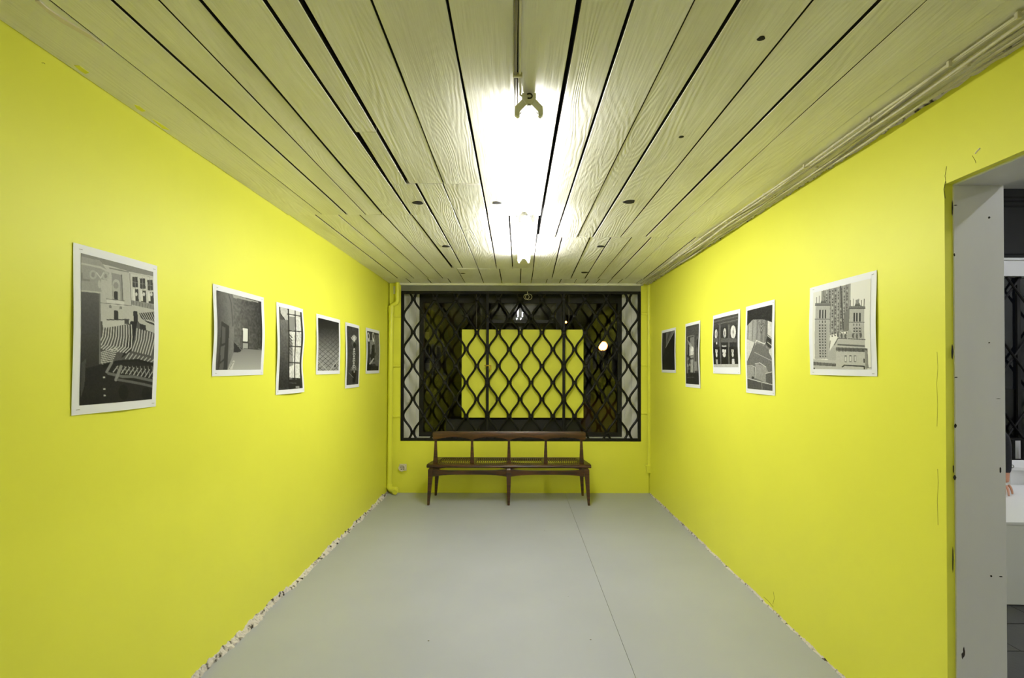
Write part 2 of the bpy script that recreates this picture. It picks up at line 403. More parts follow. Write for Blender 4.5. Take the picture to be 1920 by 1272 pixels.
# ------------------------------------------------------------------ doorway lining
dr = empty('door_1', (HALL_X0 - .1, DJ, 0)); struct(dr, 'doorway with grey painted wooden lining')
LX0 = XR + (onX(1787, 700, XR).y * 0 + .03)
T = .03
MB().box((LX0, DJ - .006, 0), (HALL_X0 + .004, DJ + T, DZ)).build('jamb_lining', 'doorpaint', dr, bevel=.002)
MB().box((LX0, DN - T, 0), (HALL_X0 + .004, DN + .006, DZ)).build('jamb_lining', 'doorpaint', dr, bevel=.002)
MB().box((LX0, DN + .006, DZ - .006), (HALL_X0 + .004, DJ - .006, DZ + T)).build('head_lining', 'doorpaint', dr, bevel=.002)
for px, py, rx, rz in ((1855, 408, .004, .005), (1855, 643, .003, .003), (1859, 1081, .0045, .004), (1792, 385, .006, .002), (1790, 478, .003, .006), (1792, 799, .004, .009), (1791, 896, .005, .010), (1786, 660, .003, .03),
                       (1788, 880, .002, .016), (1793, 708, .006, .002), (1877, 1082, .008, .002), (1876, 882, .004, .012), (1787, 1050, .002, .05), (1786, 390, .002, .03), (1873, 748, .008, .001)):
    p = onY(px, py, DJ - .007); k = 8
    ring = [[(p.x + rx * s_ * (1 + .3 * math.sin(5 * j + px)) * math.cos(2 * math.pi * j / k), DJ - .0055 - dy, p.z + rz * s_ * math.sin(2 * math.pi * j / k)) for j in range(k)] for s_, dy in ((1, 0), (.9, .0012))]
    MB().loft(ring).build('paint_chip', 'dark', dr)

# ------------------------------------------------------------------ window: splayed reveal, black steel frame, panes
wn = empty('window_1', ((WIN['x0'] + WIN['x1']) / 2, D + .45, WIN['z0'])); struct(wn, 'wide shop window with black steel frame behind the bars')
YW = D + .30
ix0 = onY(786, 690, YW).x; ix1 = onY(1166, 690, YW).x; iz0 = onY(970, 819, YW).z; iz1 = WIN['z1'] - .0
def quadslab(a, b, c, d, n, th):
    n = Vector(n) * th; P = [Vector(q) for q in (a, b, c, d)]
    return MB().hexa([*P, *[p + n for p in P]])
# side reveals as boards with real grooves between them
for sgn, xo, xi in ((-1, WIN['x0'], ix0), (1, WIN['x1'], ix1)):
    for t0, t1 in ((0, .40), (.43, .80), (.83, 1)):
        xa, ya = xo + (xi - xo) * t0, D + .12 + (YW - D - .12) * t0; xb, yb = xo + (xi - xo) * t1, D + .12 + (YW - D - .12) * t1
        quadslab((xa, ya, WIN['z0']), (xb, yb, WIN['z0']), (xb, yb, iz1), (xa, ya, iz1), (sgn, .3, 0), .03).build('reveal_board', 'reveal', wn)
    quadslab((xo + sgn * .012, D + .13, WIN['z0']), (xi + sgn * .012, YW, WIN['z0']), (xi + sgn * .012, YW, iz1), (xo + sgn * .012, D + .13, iz1), (sgn, .3, 0), .12).build('reveal_backing', 'header', wn)
MB().hexa([(WIN['x0'], D + .035, WIN['z0'] - .05), (WIN['x1'], D + .035, WIN['z0'] - .05), (ix1 + .03, YW + .05, WIN['z0'] - .05), (ix0 - .03, YW + .05, WIN['z0'] - .05),
           (WIN['x0'], D + .035, WIN['z0'] + .004), (WIN['x1'], D + .035, WIN['z0'] + .004), (ix1 + .03, YW + .05, iz0), (ix0 - .03, YW + .05, iz0)]).build('window_sill', 'reveal', wn)
MB().hexa([(WIN['x0'], D + .04, iz1), (WIN['x1'], D + .04, iz1), (ix1 + .03, YW + .05, iz1), (ix0 - .03, YW + .05, iz1),
           (WIN['x0'], D + .04, zh), (WIN['x1'], D + .04, zh), (ix1 + .03, YW + .05, zh), (ix0 - .03, YW + .05, zh)]).build('window_soffit', 'black_frame', wn)
fw = .055
mull = [onY(909, 690, YW).x, onY(1048, 690, YW).x]; tz = onY(970, 603, YW).z
MB().box((ix0, YW, iz0), (ix0 + fw, YW + .05, iz1)).build('frame_bar', 'black_frame', wn)
MB().box((ix1 - fw, YW, iz0), (ix1, YW + .05, iz1)).build('frame_bar', 'black_frame', wn)
MB().box((ix0 + fw, YW, iz0), (ix1 - fw, YW + .05, iz0 + fw)).build('frame_bar', 'black_frame', wn)
MB().box((ix0 + fw, YW, iz1 - .11), (ix1 - fw, YW + .05, iz1)).build('frame_bar', 'black_frame', wn)
for x in mull: MB().box((x - .035, YW, iz0 + fw), (x + .035, YW + .05, iz1 - .11)).build('mullion', 'black_frame', wn)
MB().box((mull[0] + .035, YW, tz - .02), (mull[1] - .035, YW + .05, tz + .02)).build('transom', 'black_frame', wn)
px_ = [ix0 + fw, mull[0] - .035, mull[0] + .035, mull[1] - .035, mull[1] + .035, ix1 - fw]
for a, b, za, zb in ((px_[0], px_[1], iz0 + fw, iz1 - .11), (px_[2], px_[3], iz0 + fw, tz - .02), (px_[2], px_[3], tz + .02, iz1 - .11), (px_[4], px_[5], iz0 + fw, iz1 - .11)):
    MB().box((a, YW + .022, za), (b, YW + .028, zb)).build('pane', 'glass', wn)
# fascia and moulding above the window
hx0, hx1 = onY(750, 540, D).x, onY(1206, 540, D).x
zt = HC(D) - .001
struct(MB().box((hx0, D + .01, WIN['z1']), (hx1, D + .05, zt)).build('trim_2', 'header'), 'grey fascia above the window, darkened for its shade')
struct(MB().prism([(hx0 - .02, zt - .026), (hx1, zt - .026), (hx1, zt), (hx0 - .02, zt)], D - .022, D + .01).build('trim_3', 'plank', bevel=.005), 'off-white moulding along the ceiling above the window')
bx0, bx1 = onY(738, 540, D).x, onY(750, 540, D).x
struct(MB().box((bx0, D - .012, onY(740, 552, D).z), (bx1 - .004, D, onY(740, 537, D).z)).build('trim_4', 'reveal', bevel=.004), 'small off-white block in the corner beside the window')

# ------------------------------------------------------------------ ornamental grille
YG = D + .012
gr = empty('window_grille', ((WIN['x0'] + WIN['x1']) / 2, YG, WIN['z0']), 'black wrought-iron window grille of wavy bars with onion-shaped openings', 'grille')
gx0, gx1, gz0, gz1 = WIN['x0'] + .004, WIN['x1'] - .004, WIN['z0'] + .004, WIN['z1'] - .002
fb = .034
for a, b in (((gx0, gz0), (gx0 + fb, gz1)), ((gx1 - fb, gz0), (gx1, gz1)), ((gx0 + fb, gz0), (gx1 - fb, gz0 + fb)), ((gx0 + fb, gz1 - fb), (gx1 - fb, gz1))):
    MB().box((a[0], YG - .014, a[1]), (b[0], YG + .014, b[1])).build('frame_bar', 'black', gr, bevel=.003)
post = [onY(914, 690, YG).x, onY(1057, 690, YG).x]
for x in post: MB().box((x - .016, YG - .016, gz0 + fb), (x + .016, YG + .016, gz1 - fb)).build('gate_post', 'black', gr, bevel=.003)
ze = [onY(970, y, YG).z for y in (561.5, 623.5, 686, 749, 811.5)]; half = (ze[0] - ze[-1]) / 8; z00 = ze[0]
br = .0145
def wave(t): return math.asin(.93 * math.sin(t)) / math.asin(.93)
def wavy_mesh(wd, par):
    """bar swinging between x=0 and x=wd; at even rows (z00 - 2k*half) it is at wd if par == 0 else at 0"""
    a = wd / 2 - br * .92; pts = []; n = 76; za, zb = gz0 + fb - .006, gz1 - fb + .006
    for i in range(n + 1):
        z = za + (zb - za) * i / n; ph = (z00 - z) / half * math.pi
        s_ = math.sin(ph + math.pi / 2); s_ = 1.04 * s_ - .04 * math.cos(3 * ph) if 0 else s_
        pts.append((wd / 2 + (a if par == 0 else -a) * s_, YG, z))
    return MB().tube(pts, br, 6).mesh('wavy_bar', True)
kn = MB()
kn.lathe([(.02, -.024), (.028, -.017), (.025, 0), (.028, .017), (.02, .024)], (0, 0, 0), 8)
for v in range(len(kn.v)): kn.v[v] = (kn.v[v][0] * 1.12, kn.v[v][1] * .85, kn.v[v][2])
knm = kn.mesh('collar', True); knm.materials.append(M['black'])
rows = [(z00 - k * half, k % 2) for k in range(0, 9)]
for xa, xb, cells, first in ((gx0 + fb * .5, post[0], 8, 1), (post[0], post[1], 7, 1), (post[1], gx1 - fb * .5, 7, 0)):
    # first = parity of the rows in which a knot lies on the panel's left edge
    wd = (xb - xa) / cells; ms = [wavy_mesh(wd, 0), wavy_mesh(wd, 1)]
    for k in range(cells):
        par = (k + (0 if first == 1 else 1)) % 2
        o = link('wavy_bar', ms[par], 'black', gr); o.location = Vector((xa + k * wd, 0, 0)) ; o.matrix_parent_inverse = Matrix.Translation(gr.location).inverted()
    for k in range(0, cells + 1):
        for z, pr in rows:
            if pr == (k + first) % 2:
                if (k == 0 and xa < gx0 + .1) or (k == cells and xb > gx1 - .1): continue
                if k == cells: continue
                o = link('collar', knm, None, gr); o.location = (xa + k * wd, YG, z)
# latch on the gate post
lp = onY(915, 686, YG)
MB().box((lp.x - .045, YG - .03, lp.z - .006), (lp.x + .04, YG - .016, lp.z + .008)).build('latch_bolt', 'latch', gr, bevel=.002)
MB().box((lp.x + .02, YG - .018, lp.z - .055), (lp.x + .042, YG - .008, lp.z + .006)).build('latch_plate', 'latch', gr, bevel=.002)

# yellow board hung behind the grille
YP = D + .075
pa, pb = onY(866, 618, YP), onY(1094, 784, YP)
bd = empty('yellow_board', ((pa.x + pb.x) / 2, YP, pb.z), 'plain yellow rectangular board hanging behind the black window grille', 'board')
MB().box((pa.x, YP, pb.z), (pb.x, YP + .022, pa.z)).build('panel', 'yellow', bd, bevel=.002)
for t in (.12, .88):
    x = pa.x + (pb.x - pa.x) * t
    MB().tube([(x, YP + .011, pa.z - .01), (x, YP + .011, gz1 - .045), (x, YG + .026, gz1 - .012)], .0022, 6).build('hanging_wire', 'greycable', bd)
# long black box on the sill
bxl, bxr = onY(838, 800, D + .2), onY(1088, 788, D + .2)
sl = empty('sill_box', ((bxl.x + bxr.x) / 2, D + .2, iz0 - .01), 'long black box on the window sill behind the wooden bench', 'box')
MB().box((bxl.x, D + .12, WIN['z0'] + .014), (bxr.x, D + .25, bxr.z)).build('body', 'black_frame', sl, bevel=.004)
MB().box((bxl.x - .008, D + .11, bxr.z), (bxr.x + .008, D + .26, bxr.z + .012)).build('lid', 'black_frame', sl, bevel=.003)
# loop of spare wire at the top of the grille
lw = onY(989, 557, D - .01)
lo = empty('wire_loop', (lw.x, D - .012, lw.z), 'small coil of pale wire hanging at the top of the window grille', 'wire')
for dx, r_ in ((-.012, .03), (.016, .036)):
    MB().tube([(lw.x + dx + r_ * 1.1 * math.cos(a), D - .012 + .006 * math.sin(2 * a), lw.z + r_ * math.sin(a)) for a in [2 * math.pi * j / 20 for j in range(20)]], .003, 6, True).build('loop', 'cable', lo, True)
MB().tube([(lw.x, D - .012, lw.z + .03), (lw.x, D - .006, gz1 - .005)], .003, 6).build('tie', 'cable', lo)

# ------------------------------------------------------------------ pipes
yp = D - .05
def P(px, py): return onY(px, py, yp)
pl = empty('corner_pipe', (P(729, 900).x, yp, 0), 'yellow painted pipe with elbows in the corner beside the wall socket', 'pipe')
r1 = .032
xd = XL + .046; xu = xd + .075
zt_, zb_ = HC(D) - .002, P(727, 922).z
MB().tube([(xu, yp, zt_), (xu, yp, P(741, 564).z), (xu - .012, yp, P(741, 568.5).z), (xu - .03, yp, P(741, 570).z), (xd + .03, yp, P(731, 571).z), (xd + .008, yp, P(731, 573).z), (xd, yp, P(731, 578).z), (xd, yp, P(731, 590).z)], .027, 12).build('upper_pipe', 'yellow_pipe', pl, True)
MB().tube([(xd, yp, P(731, 574).z), (xd, yp, P(731, 586.5).z)], .036, 12).build('coupling', 'yellow_pipe', pl, True)
MB().tube([(xd, yp, P(731, 580).z), (xd - .012, yp, .07)], .03, 12).build('lower_pipe', 'yellow_pipe', pl, True)
zc = .055
MB().tube([(xd - .012, yp, .12), (xd - .012, yp, .075), (xd, yp, zc), (xd + .03, yp - .005, zc - .005), (xd + .07, yp - .02, zc + .002), (xd + .075, yp - .06, zc - .01), (xd + .07, yp - .085, zc - .018)], .034, 12).build('elbow', 'yellow_pipe', pl, True)
for py in (593, 687, 782):
    p = P(742, py); MB().tube([(xd + .02, yp + .03, p.z), (gx0 - .006, D - .006, p.z)], .011, 8).build('bracket', 'yellow_pipe', pl, True)
yp = D - .035
xr_ = P(1217, 700).x
pr = empty('thin_corner_pipe', (xr_, yp, 0), 'thin yellow painted pipe ending in a small box, in the corner without a socket', 'pipe')
MB().tube([(xr_, yp, HC(D) - .002), (xr_, yp, P(1217, 873).z)], .02, 12).build('pipe', 'yellow_pipe', pr, True)
b0, b1 = P(1210.5, 872), P(1221.5, 886)
MB().hexa([(b0.x + .012, yp - .02, b1.z - .01), (b1.x - .004, yp - .02, b1.z - .01), (b1.x - .004, D, b1.z - .01), (b0.x + .012, D, b1.z - .01),
           (b0.x, yp - .03, b0.z), (b1.x, yp - .03, b0.z), (b1.x, D, b0.z), (b0.x, D, b0.z)]).build('junction_box', 'yellow_pipe', pr, bevel=.006)
for py in (588.5, 685, 776):
    p = P(1208, py); MB().tube([(xr_ - .01, yp + .02, p.z), (gx1 + .006, D - .006, p.z)], .011, 8).build('bracket', 'yellow_pipe', pr, True)

# ------------------------------------------------------------------ wall socket
sp = onY(756, 876.5, D); 
so = empty('wall_socket', (sp.x, D, sp.z), 'small off-white round-faced wall socket on the yellow wall below the grille', 'socket')
MB().box((sp.x - .043, D - .022, sp.z - .04), (sp.x + .043, D, sp.z + .042)).build('plate', 'plastic', so, bevel=.006)
def disc_y(c, r, y0, y1, k=20, r2=None):
    r2 = r2 or r
    return MB().loft([[(c[0] + r * math.cos(2 * math.pi * j / k), y0, c[1] + r * math.sin(2 * math.pi * j / k)) for j in range(k)], [(c[0] + r2 * math.cos(2 * math.pi * j / k), y1, c[1] + r2 * math.sin(2 * math.pi * j / k)) for j in range(k)]])
c = (sp.x - .008, sp.z - .004)
rim = MB().loft([[(c[0] + r * math.cos(2 * math.pi * j / 24), y, c[1] + r * math.sin(2 * math.pi * j / 24)) for j in range(24)] for r, y in ((.04, D - .018), (.04, D - .042), (.032, D - .042), (.031, D - .026))])
rim.build('socket_rim', 'plastic', so, True)
for dx, dz in ((-.013, .008), (.013, .008), (-.011, -.016), (.016, -.014)):
    disc_y((c[0] + dx, c[1] + dz), .0055, D - .0275, D - .026, 10).build('contact_hole', 'dark', so)
disc_y((c[0], c[1] - .012), .004, D - .04, D - .026, 10).build('earth_pin', 'staple', so, True)

# ------------------------------------------------------------------ twin-tube ceiling lamps
LAMPX = .045
def lamp(y0, y1, label, xoff=0, tm='tube'):
    xc = LAMPX + xoff; z0 = HC((y0 + y1) / 2) - .004
    root = empty('batten_lamp', (xc, y0, z0), label, 'lamp', 'twin-tube lamps on the board ceiling')
    MB().box((xc - .024, y0 + .02, z0 - .034), (xc + .024, y1 - .02, z0)).build('housing', 'enamel', root, bevel=.003)
    for ye, sg in ((y0, 1), (y1, -1)):
        ya, yb = (ye, ye + .022) if sg > 0 else (ye - .022, ye)
        hb = MB().prism([(xc - .027, z0), (xc + .027, z0), (xc + .027, z0 - .022), (xc + .007, z0 - .046), (xc - .007, z0 - .046), (xc - .027, z0 - .022)], ya, yb).build('end_bracket', 'enamel', root, bevel=.002)
        for s_ in (-1, 1):
            MB().prism([(xc + s_ * .024, z0 - .020), (xc + s_ * .007, z0 - .042), (xc + s_ * .034, z0 - .070), (xc + s_ * .035, z0 - .086), (xc + s_ * .046, z0 - .088), (xc + s_ * .054, z0 - .08), (xc + s_ * .053, z0 - .050)], ya + .002, yb + .004 * sg).build('lamp_holder', 'enamel', hb, bevel=.002)
        yy = ye - .0015 * sg
        MB().tube([(xc + .001 + .011 * math.cos(a), yy, z0 - .013 + .009 * math.sin(a)) for a in [2.4 - 4.6 * j / 12 for j in range(13)]], .0028, 6).build('cable_entry', 'dark', hb)
        MB().tube([(xc + .005 * s_, yy, z0 - .046) for s_ in (-1, 0, 1)], .003, 6).build('screw', 'staple', hb)
    for s_ in (-1, 1):
        xx, zz = xc + s_ * .041, z0 - .064
        tb = MB().tube([(xx, y0 + .035, zz), (xx, y1 - .035, zz)], .013, 14).build('tube', tm, root, True)
        for ya, yb in ((y0 + .016, y0 + .036), (y1 - .036, y1 - .016)):
            MB().tube([(xx, ya, zz), (xx, yb, zz)], .0134, 14).build('end_cap', 'staple', tb, True)
    return root
LY0 = onZ(988, 185, HC(1.9) - .03).y
LY2 = onZ(983, 492, HC(5) - .075).y
LYm = (LY0 + LY2) / 2
lamp(LY0, LYm - .02, 'lit twin-tube batten lamp on the ceiling with a cable running to it')
lamp(LYm + .02, LY2, 'lit twin-tube batten lamp on the ceiling between the other lamp and the window', .018, 'bright_tube')

lamp(-2.05, -.55, 'lit twin-tube batten lamp at the end of the ceiling away from the window', 0, 'dim_tube')
# feed cable along the ceiling
cb = empty('power_cable', (cmid, 1.5, HC(1.5)), 'pair of grey cables clipped along the ceiling boards, feeding the tube lamp', 'cable')
zc = lambda y: HC(y) - .0085
pts = [(cmid + .004 * math.sin(y * 2.3), y, zc(y)) for y in np.linspace(YB + .02, LY0 - .12, 20)]
MB().tube(pts, .0062, 8).build('cable', 'greycable', cb, True)
pts = [(cmid + .014 + .003 * math.sin(y * 3.1), y, HC(y) - .0065) for y in np.linspace(YB + .02, LY0 - .15, 20)] + [(cmid + .012, LY0 - .08, HC(LY0) - .008), (cmid + .016, LY0 - .03, HC(LY0) - .014), (LAMPX - .034, LY0 - .010, HC(LY0) - .02), (LAMPX - .028, LY0 - .005, HC(LY0) - .022)]
MB().tube(pts, .0042, 8).build('cable', 'cable', cb, True)
for y in (-1.2, .2, 1.0, LY0 - .12): MB().box((cmid - .012, y - .006, HC(y) - .018), (cmid + .022, y + .006, HC(y) - .001)).build('clip', 'cable', cb, bevel=.003)
MB().tube([(cmid, LY0 - .1, HC(LY0) - .007), (cmid - .002, LY0 + .3, HC(LY0) - .007)], .005, 6).build('cable', 'greycable', cb, True)

# bundle of thin painted cables beside the right wall
bn = empty('cable_bundle', (XR - .1, 2, HC(2)), 'bundle of thin off-white cables clipped along the ceiling edge above the right-hand photographs', 'cable')
clipy = [-.8, .2, .9, 1.50, 1.74, 2.13, 2.62, 3.05, 3.6, 4.1, 4.65, 5.2, 5.7]
for k in range(7):
    x0 = XR - .150 + .021 * k; ph = R.uniform(0, 6); r_ = R.choice([.0045, .0055, .006])
    pts = []
    for y in np.linspace(YB + .02, D - .04, 74):
        pts.append((min(XR - .012, x0 + .010 * math.sin(y * (1.9 + .23 * k) + ph) + .004 * math.sin(y * 6.1 + ph)), y, HC(y) - r_ - .003 - (.006 if k % 3 == 2 else 0) - max(0, .012 * math.sin(y * 2.6 + 1.7 * k))))
    MB().tube(pts, r_, 6).build('cable', 'cable', bn, True)
for y in clipy:
    for x in (XR - .148, XR - .085):
        MB().box((x - .007, y - .006, HC(y) - .024), (x + .006, y + .006, HC(y) - .003)).build('clip', 'cable', bn, bevel=.002)
# crumbly plaster lip between ceiling and right wall
r = random.Random(11); rings = []
for i in range(330):
    y = YB + .02 + (D - YB - .04) * i / 329; h = r.uniform(.006, .017); ww = r.uniform(.008, .02); z = HC(y)
    rings.append([(XR + .004, y, z + .002), (XR + .004, y, z - h), (XR - .002, y, z - h), (XR - ww * r.uniform(.4, .8), y, z - h * r.uniform(.3, .7)), (XR - ww, y, z - h * r.uniform(.0, .3)), (XR - ww, y, z + .002)])
struct(MB().loft(rings).build('trim_5', 'plaster'), 'crumbly plaster edge between the ceiling and the yellow wall')

# ------------------------------------------------------------------ bench with slatted seat, its back towards the room
fl_, fm_, fr_ = onZ(803, 948, 0), onZ(951.5, 948, 0), onZ(1104, 948, 0)
bxm = (fl_.x + fr_.x) / 2; hw = (fr_.x - fl_.x) / 2; yf = (fl_.y + fr_.y) / 2; yr = D - .13
bq = empty('bench', (bxm, (yf + yr) / 2, 0), 'long dark wooden bench with slatted seat and low scalloped backrest under the window', 'bench')
def taper(p0, p1, w0, w1, d0=None, d1=None):
    d0 = d0 or w0; d1 = d1 or w1; (x0, y0, z0), (x1, y1, z1) = p0, p1
    q = lambda x, y, z, w_, d: [(x - w_ / 2, y - d / 2, z), (x + w_ / 2, y - d / 2, z), (x + w_ / 2, y + d / 2, z), (x - w_ / 2, y + d / 2, z)]
    return MB().hexa(q(x0, y0, z0, w0, d0) + q(x1, y1, z1, w1, d1))
ZS = onY(955, 871.5, yf - .01).z            # top of the seat frame
zn = ZS - .036                               # underside of the nosing
za1, za0 = ZS - .062, ZS - .122              # apron, top and bottom
def leg(x, y, xt):
    m = MB(); st = [(0, .026), (za0, .05), (za1 + .006, .056), (za1 + .02, .034), (zn + .004, .034)]; rings = []
    for z, w_ in st:
        t = z / ZS; xx = x + (xt - x) * t
        rings.append([(xx - w_ / 2, y - w_ / 2, z), (xx + w_ / 2, y - w_ / 2, z), (xx + w_ / 2, y + w_ / 2, z), (xx - w_ / 2, y + w_ / 2, z)])
    return m.loft(rings).build('leg', 'wood', bq, bevel=.004)
xF = [bxm - hw, bxm, bxm + hw]
for x, t in zip(xF, (bxm - hw + .03, bxm, bxm + hw - .03)): leg(x, yf, t)
for x, t in zip(xF, (.0, 0, 0)):
    xx = bxm + (x - bxm) * .985; leg(xx, yr, bxm + (xx - bxm) * .97)
def apron(xa, xb, y):
    n = 14; top = []; bot = []
    for i in range(n + 1):
        t = i / n; c_ = (2 * t - 1) ** 4; x = xa + (xb - xa) * t
        top.append((x, za1 - .006 + .016 * c_)); bot.append((x, za0 + .008 - .022 * c_))
    return MB().prism(bot + top[::-1], y - .011, y + .011).build('apron', 'wood', bq, bevel=.003)
for y in (yf, yr):
    apron(xF[0] + .05, xF[1] - .02, y); apron(xF[1] + .02, xF[2] - .05, y)
for x in (bxm - hw + .025, bxm, bxm + hw - .025): MB().box((x - .011, yf + .02, za0 + .012), (x + .011, yr - .02, za1)).build('side_rail', 'wood', bq, bevel=.003)
# seat frame
sx0, sx1 = onY(800.5, 874, yf).x, onY(1108, 874, yf).x
def nosing(y, dy, x0, x1, name):
    prof = [(y - dy, ZS - .01), (y - dy - .006, ZS - .018), (y - dy, ZS - .028), (y - dy + .01, zn), (y + dy, zn), (y + dy, ZS), (y - dy + .012, ZS)]
    return MB().loft([[(x0, a, b) for a, b in prof], [(x0 + .012, a, b) for a, b in prof], [(x1 - .012, a, b) for a, b in prof], [(x1, a, b) for a, b in prof]]).build(name, 'wood', bq, bevel=.004)
nosing(yf, .032, sx0, sx1, 'front_seat_rail')
MB().box((sx0 + .05, yr - .03, zn), (sx1 - .05, yr + .03, ZS)).build('back_seat_rail', 'wood', bq, bevel=.006)
for s_, xa in ((-1, sx0), (1, sx1)):
    a0 = xa if s_ < 0 else xa - .07; a1 = a0 + .07; o_ = -.05 * s_
    MB().hexa([(a0, yf + .032, zn), (a1, yf + .032, zn), (a1 + o_, yr - .03, zn), (a0 + o_, yr - .03, zn), (a0, yf + .032, ZS), (a1, yf + .032, ZS), (a1 + o_, yr - .03, ZS), (a0 + o_, yr - .03, ZS)]).build('end_seat_rail', 'wood', bq, bevel=.004)
ypost = yf + .045
pxs = [onY(x, 860, ypost).x for x in (816.5, 885.5, 954.3, 1023, 1090.5)]
for x in pxs[1:4]: MB().box((x - .022, yf + .032, zn), (x + .022, yr - .03, ZS - .002)).build('cross_rail', 'wood', bq, bevel=.003)
slm = MB().box((-.0055, yf + .03, -.008), (.0055, yr - .028, 0)).mesh('seat_slat'); slm.materials.append(M['slat'])
edges = [sx0 + .095] + [v for x in pxs[1:4] for v in (x - .024, x + .024)] + [sx1 - .095]
for b_ in range(4):
    xa, xb = edges[2 * b_], edges[2 * b_ + 1]; n = int((xb - xa) / .0218)
    for i in range(n):
        o = link('seat_slat', slm, None, bq); o.location = (xa + (xb - xa) * (i + .5) / n, 0, ZS - .004)
# backrest
ztr, zbr = onY(955, 809.5, yf + .01).z, onY(955, 826, yf + .01).z
for i, x in enumerate(pxs):
    outer = i in (0, 4); w0 = .05 if outer else .044
    xt = x + (.008 if i == 0 else -.008 if i == 4 else 0)
    taper((x, ypost, ZS - .012), (xt, yf + .012, zbr + .012), w0, .024, .036, .02).build('back_post', 'wood', bq, bevel=.004)
rx0, rx1 = onY(811.5, 817, yf).x, onY(1098, 817, yf).x
top = []; bot = []; n = 80
for i in range(n + 1):
    x = rx0 + (rx1 - rx0) * i / n
    seg = 0
    for a_, b_ in zip(pxs[:-1], pxs[1:]):
        if a_ <= x <= b_: u = (x - a_) / (b_ - a_); seg = 1 - (2 * u - 1) ** 2; seg = seg ** .8
    e_ = min(x - rx0, rx1 - x); rnd = .012 * max(0, 1 - e_ / .025) ** 2
    top.append((x, ztr - rnd)); bot.append((x, zbr + .034 * seg + rnd))
rings = []
for dy, dt, db in ((-.013, -.006, .004), (-.009, 0, 0), (.013, 0, 0), (.017, -.006, .004)):
    rings.append([(x, yf + .006 + dy, z + db) for x, z in bot] + [(x, yf + .006 + dy, z + dt) for x, z in top[::-1]])
MB().loft(rings).build('top_rail', 'wood', bq, True)

# ------------------------------------------------------------------ photographs stapled to the walls
def homog(src, dst):
    A = []; B = []
    for (x, y), (u, v) in zip(src, dst):
        A += [[x, y, 1, 0, 0, 0, -u * x, -u * y], [0, 0, 0, x, y, 1, -v * x, -v * y]]; B += [u, v]
    h = np.linalg.solve(np.array(A, float), np.array(B, float)); return np.append(h, 1).reshape(3, 3)
class Pic:
    """picture raster; drawing coordinates are the ones the shapes were measured in"""
    def __init__(s, quad, W, H, bg, seed=1):
        s.W, s.H = W, H; Hm = homog([(0, 0), (1, 0), (1, 1), (0, 1)], quad)
        u, v = np.meshgrid(np.linspace(0, 1, W), np.linspace(0, 1, H)); s.u, s.v = u, v
        q = Hm @ np.stack([u.ravel(), v.ravel(), np.ones(W * H)]); s.x = (q[0] / q[2]).reshape(H, W); s.y = (q[1] / q[2]).reshape(H, W)
        s.a = np.full((H, W), bg, float); s.rng = np.random.RandomState(seed)
    def mask(s, pts):
        m = np.zeros(s.x.shape, bool); n = len(pts)
        for i in range(n):
            (x0, y0), (x1, y1) = pts[i], pts[(i + 1) % n]
            if y0 == y1: continue
            c_ = (s.y < max(y0, y1)) & (s.y >= min(y0, y1)); m ^= c_ & (s.x < x0 + (s.y - y0) * (x1 - x0) / (y1 - y0))
        return m
    def poly(s, pts, v, al=1.): m = s.mask(pts); s.a[m] = s.a[m] * (1 - al) + v * al; return s
    def rect(s, x0, y0, x1, y1, v, sk=0.): return s.poly([(x0, y0), (x1, y0 + sk), (x1, y1 + sk), (x0, y1)], v)
    def grad(s, pts, y0, v0, y1, v1, ax='y'):
        m = s.mask(pts); t = np.clip(((s.y if ax == 'y' else s.x)[m] - y0) / (y1 - y0), 0, 1); s.a[m] = v0 + (v1 - v0) * t; return s
    def line(s, pts, w_, v, al=1.):
        for (x0, y0), (x1, y1) in zip(pts[:-1], pts[1:]):
            dx, dy = x1 - x0, y1 - y0; L = dx * dx + dy * dy + 1e-9; t = np.clip(((s.x - x0) * dx + (s.y - y0) * dy) / L, 0, 1)
            d = np.hypot(s.x - x0 - t * dx, s.y - y0 - t * dy); k = np.clip((w_ - d) / (.35 * w_) , 0, 1) * al; s.a = s.a * (1 - k) + v * k
        return s
    def ell(s, cx, cy, rx, ry, v, al=1.):
        m = ((s.x - cx) / rx) ** 2 + ((s.y - cy) / ry) ** 2 < 1; s.a[m] = s.a[m] * (1 - al) + v * al; return s
    def noise(s, amp, cell=4, pts=None):
        g = s.rng.rand(s.H // cell + 2, s.W // cell + 2); yy = np.arange(s.H) / cell; xx = np.arange(s.W) / cell
        i, j = yy.astype(int), xx.astype(int); fy, fx = (yy - i)[:, None], (xx - j)[None]
        n = g[i][:, j] * (1 - fy) * (1 - fx) + g[i + 1][:, j] * fy * (1 - fx) + g[i][:, j + 1] * (1 - fy) * fx + g[i + 1][:, j + 1] * fy * fx
        d = (n - .5) * 2 * amp
        if pts is not None: d = d * s.mask(pts)
        s.a = s.a + d; return s
Q = {}
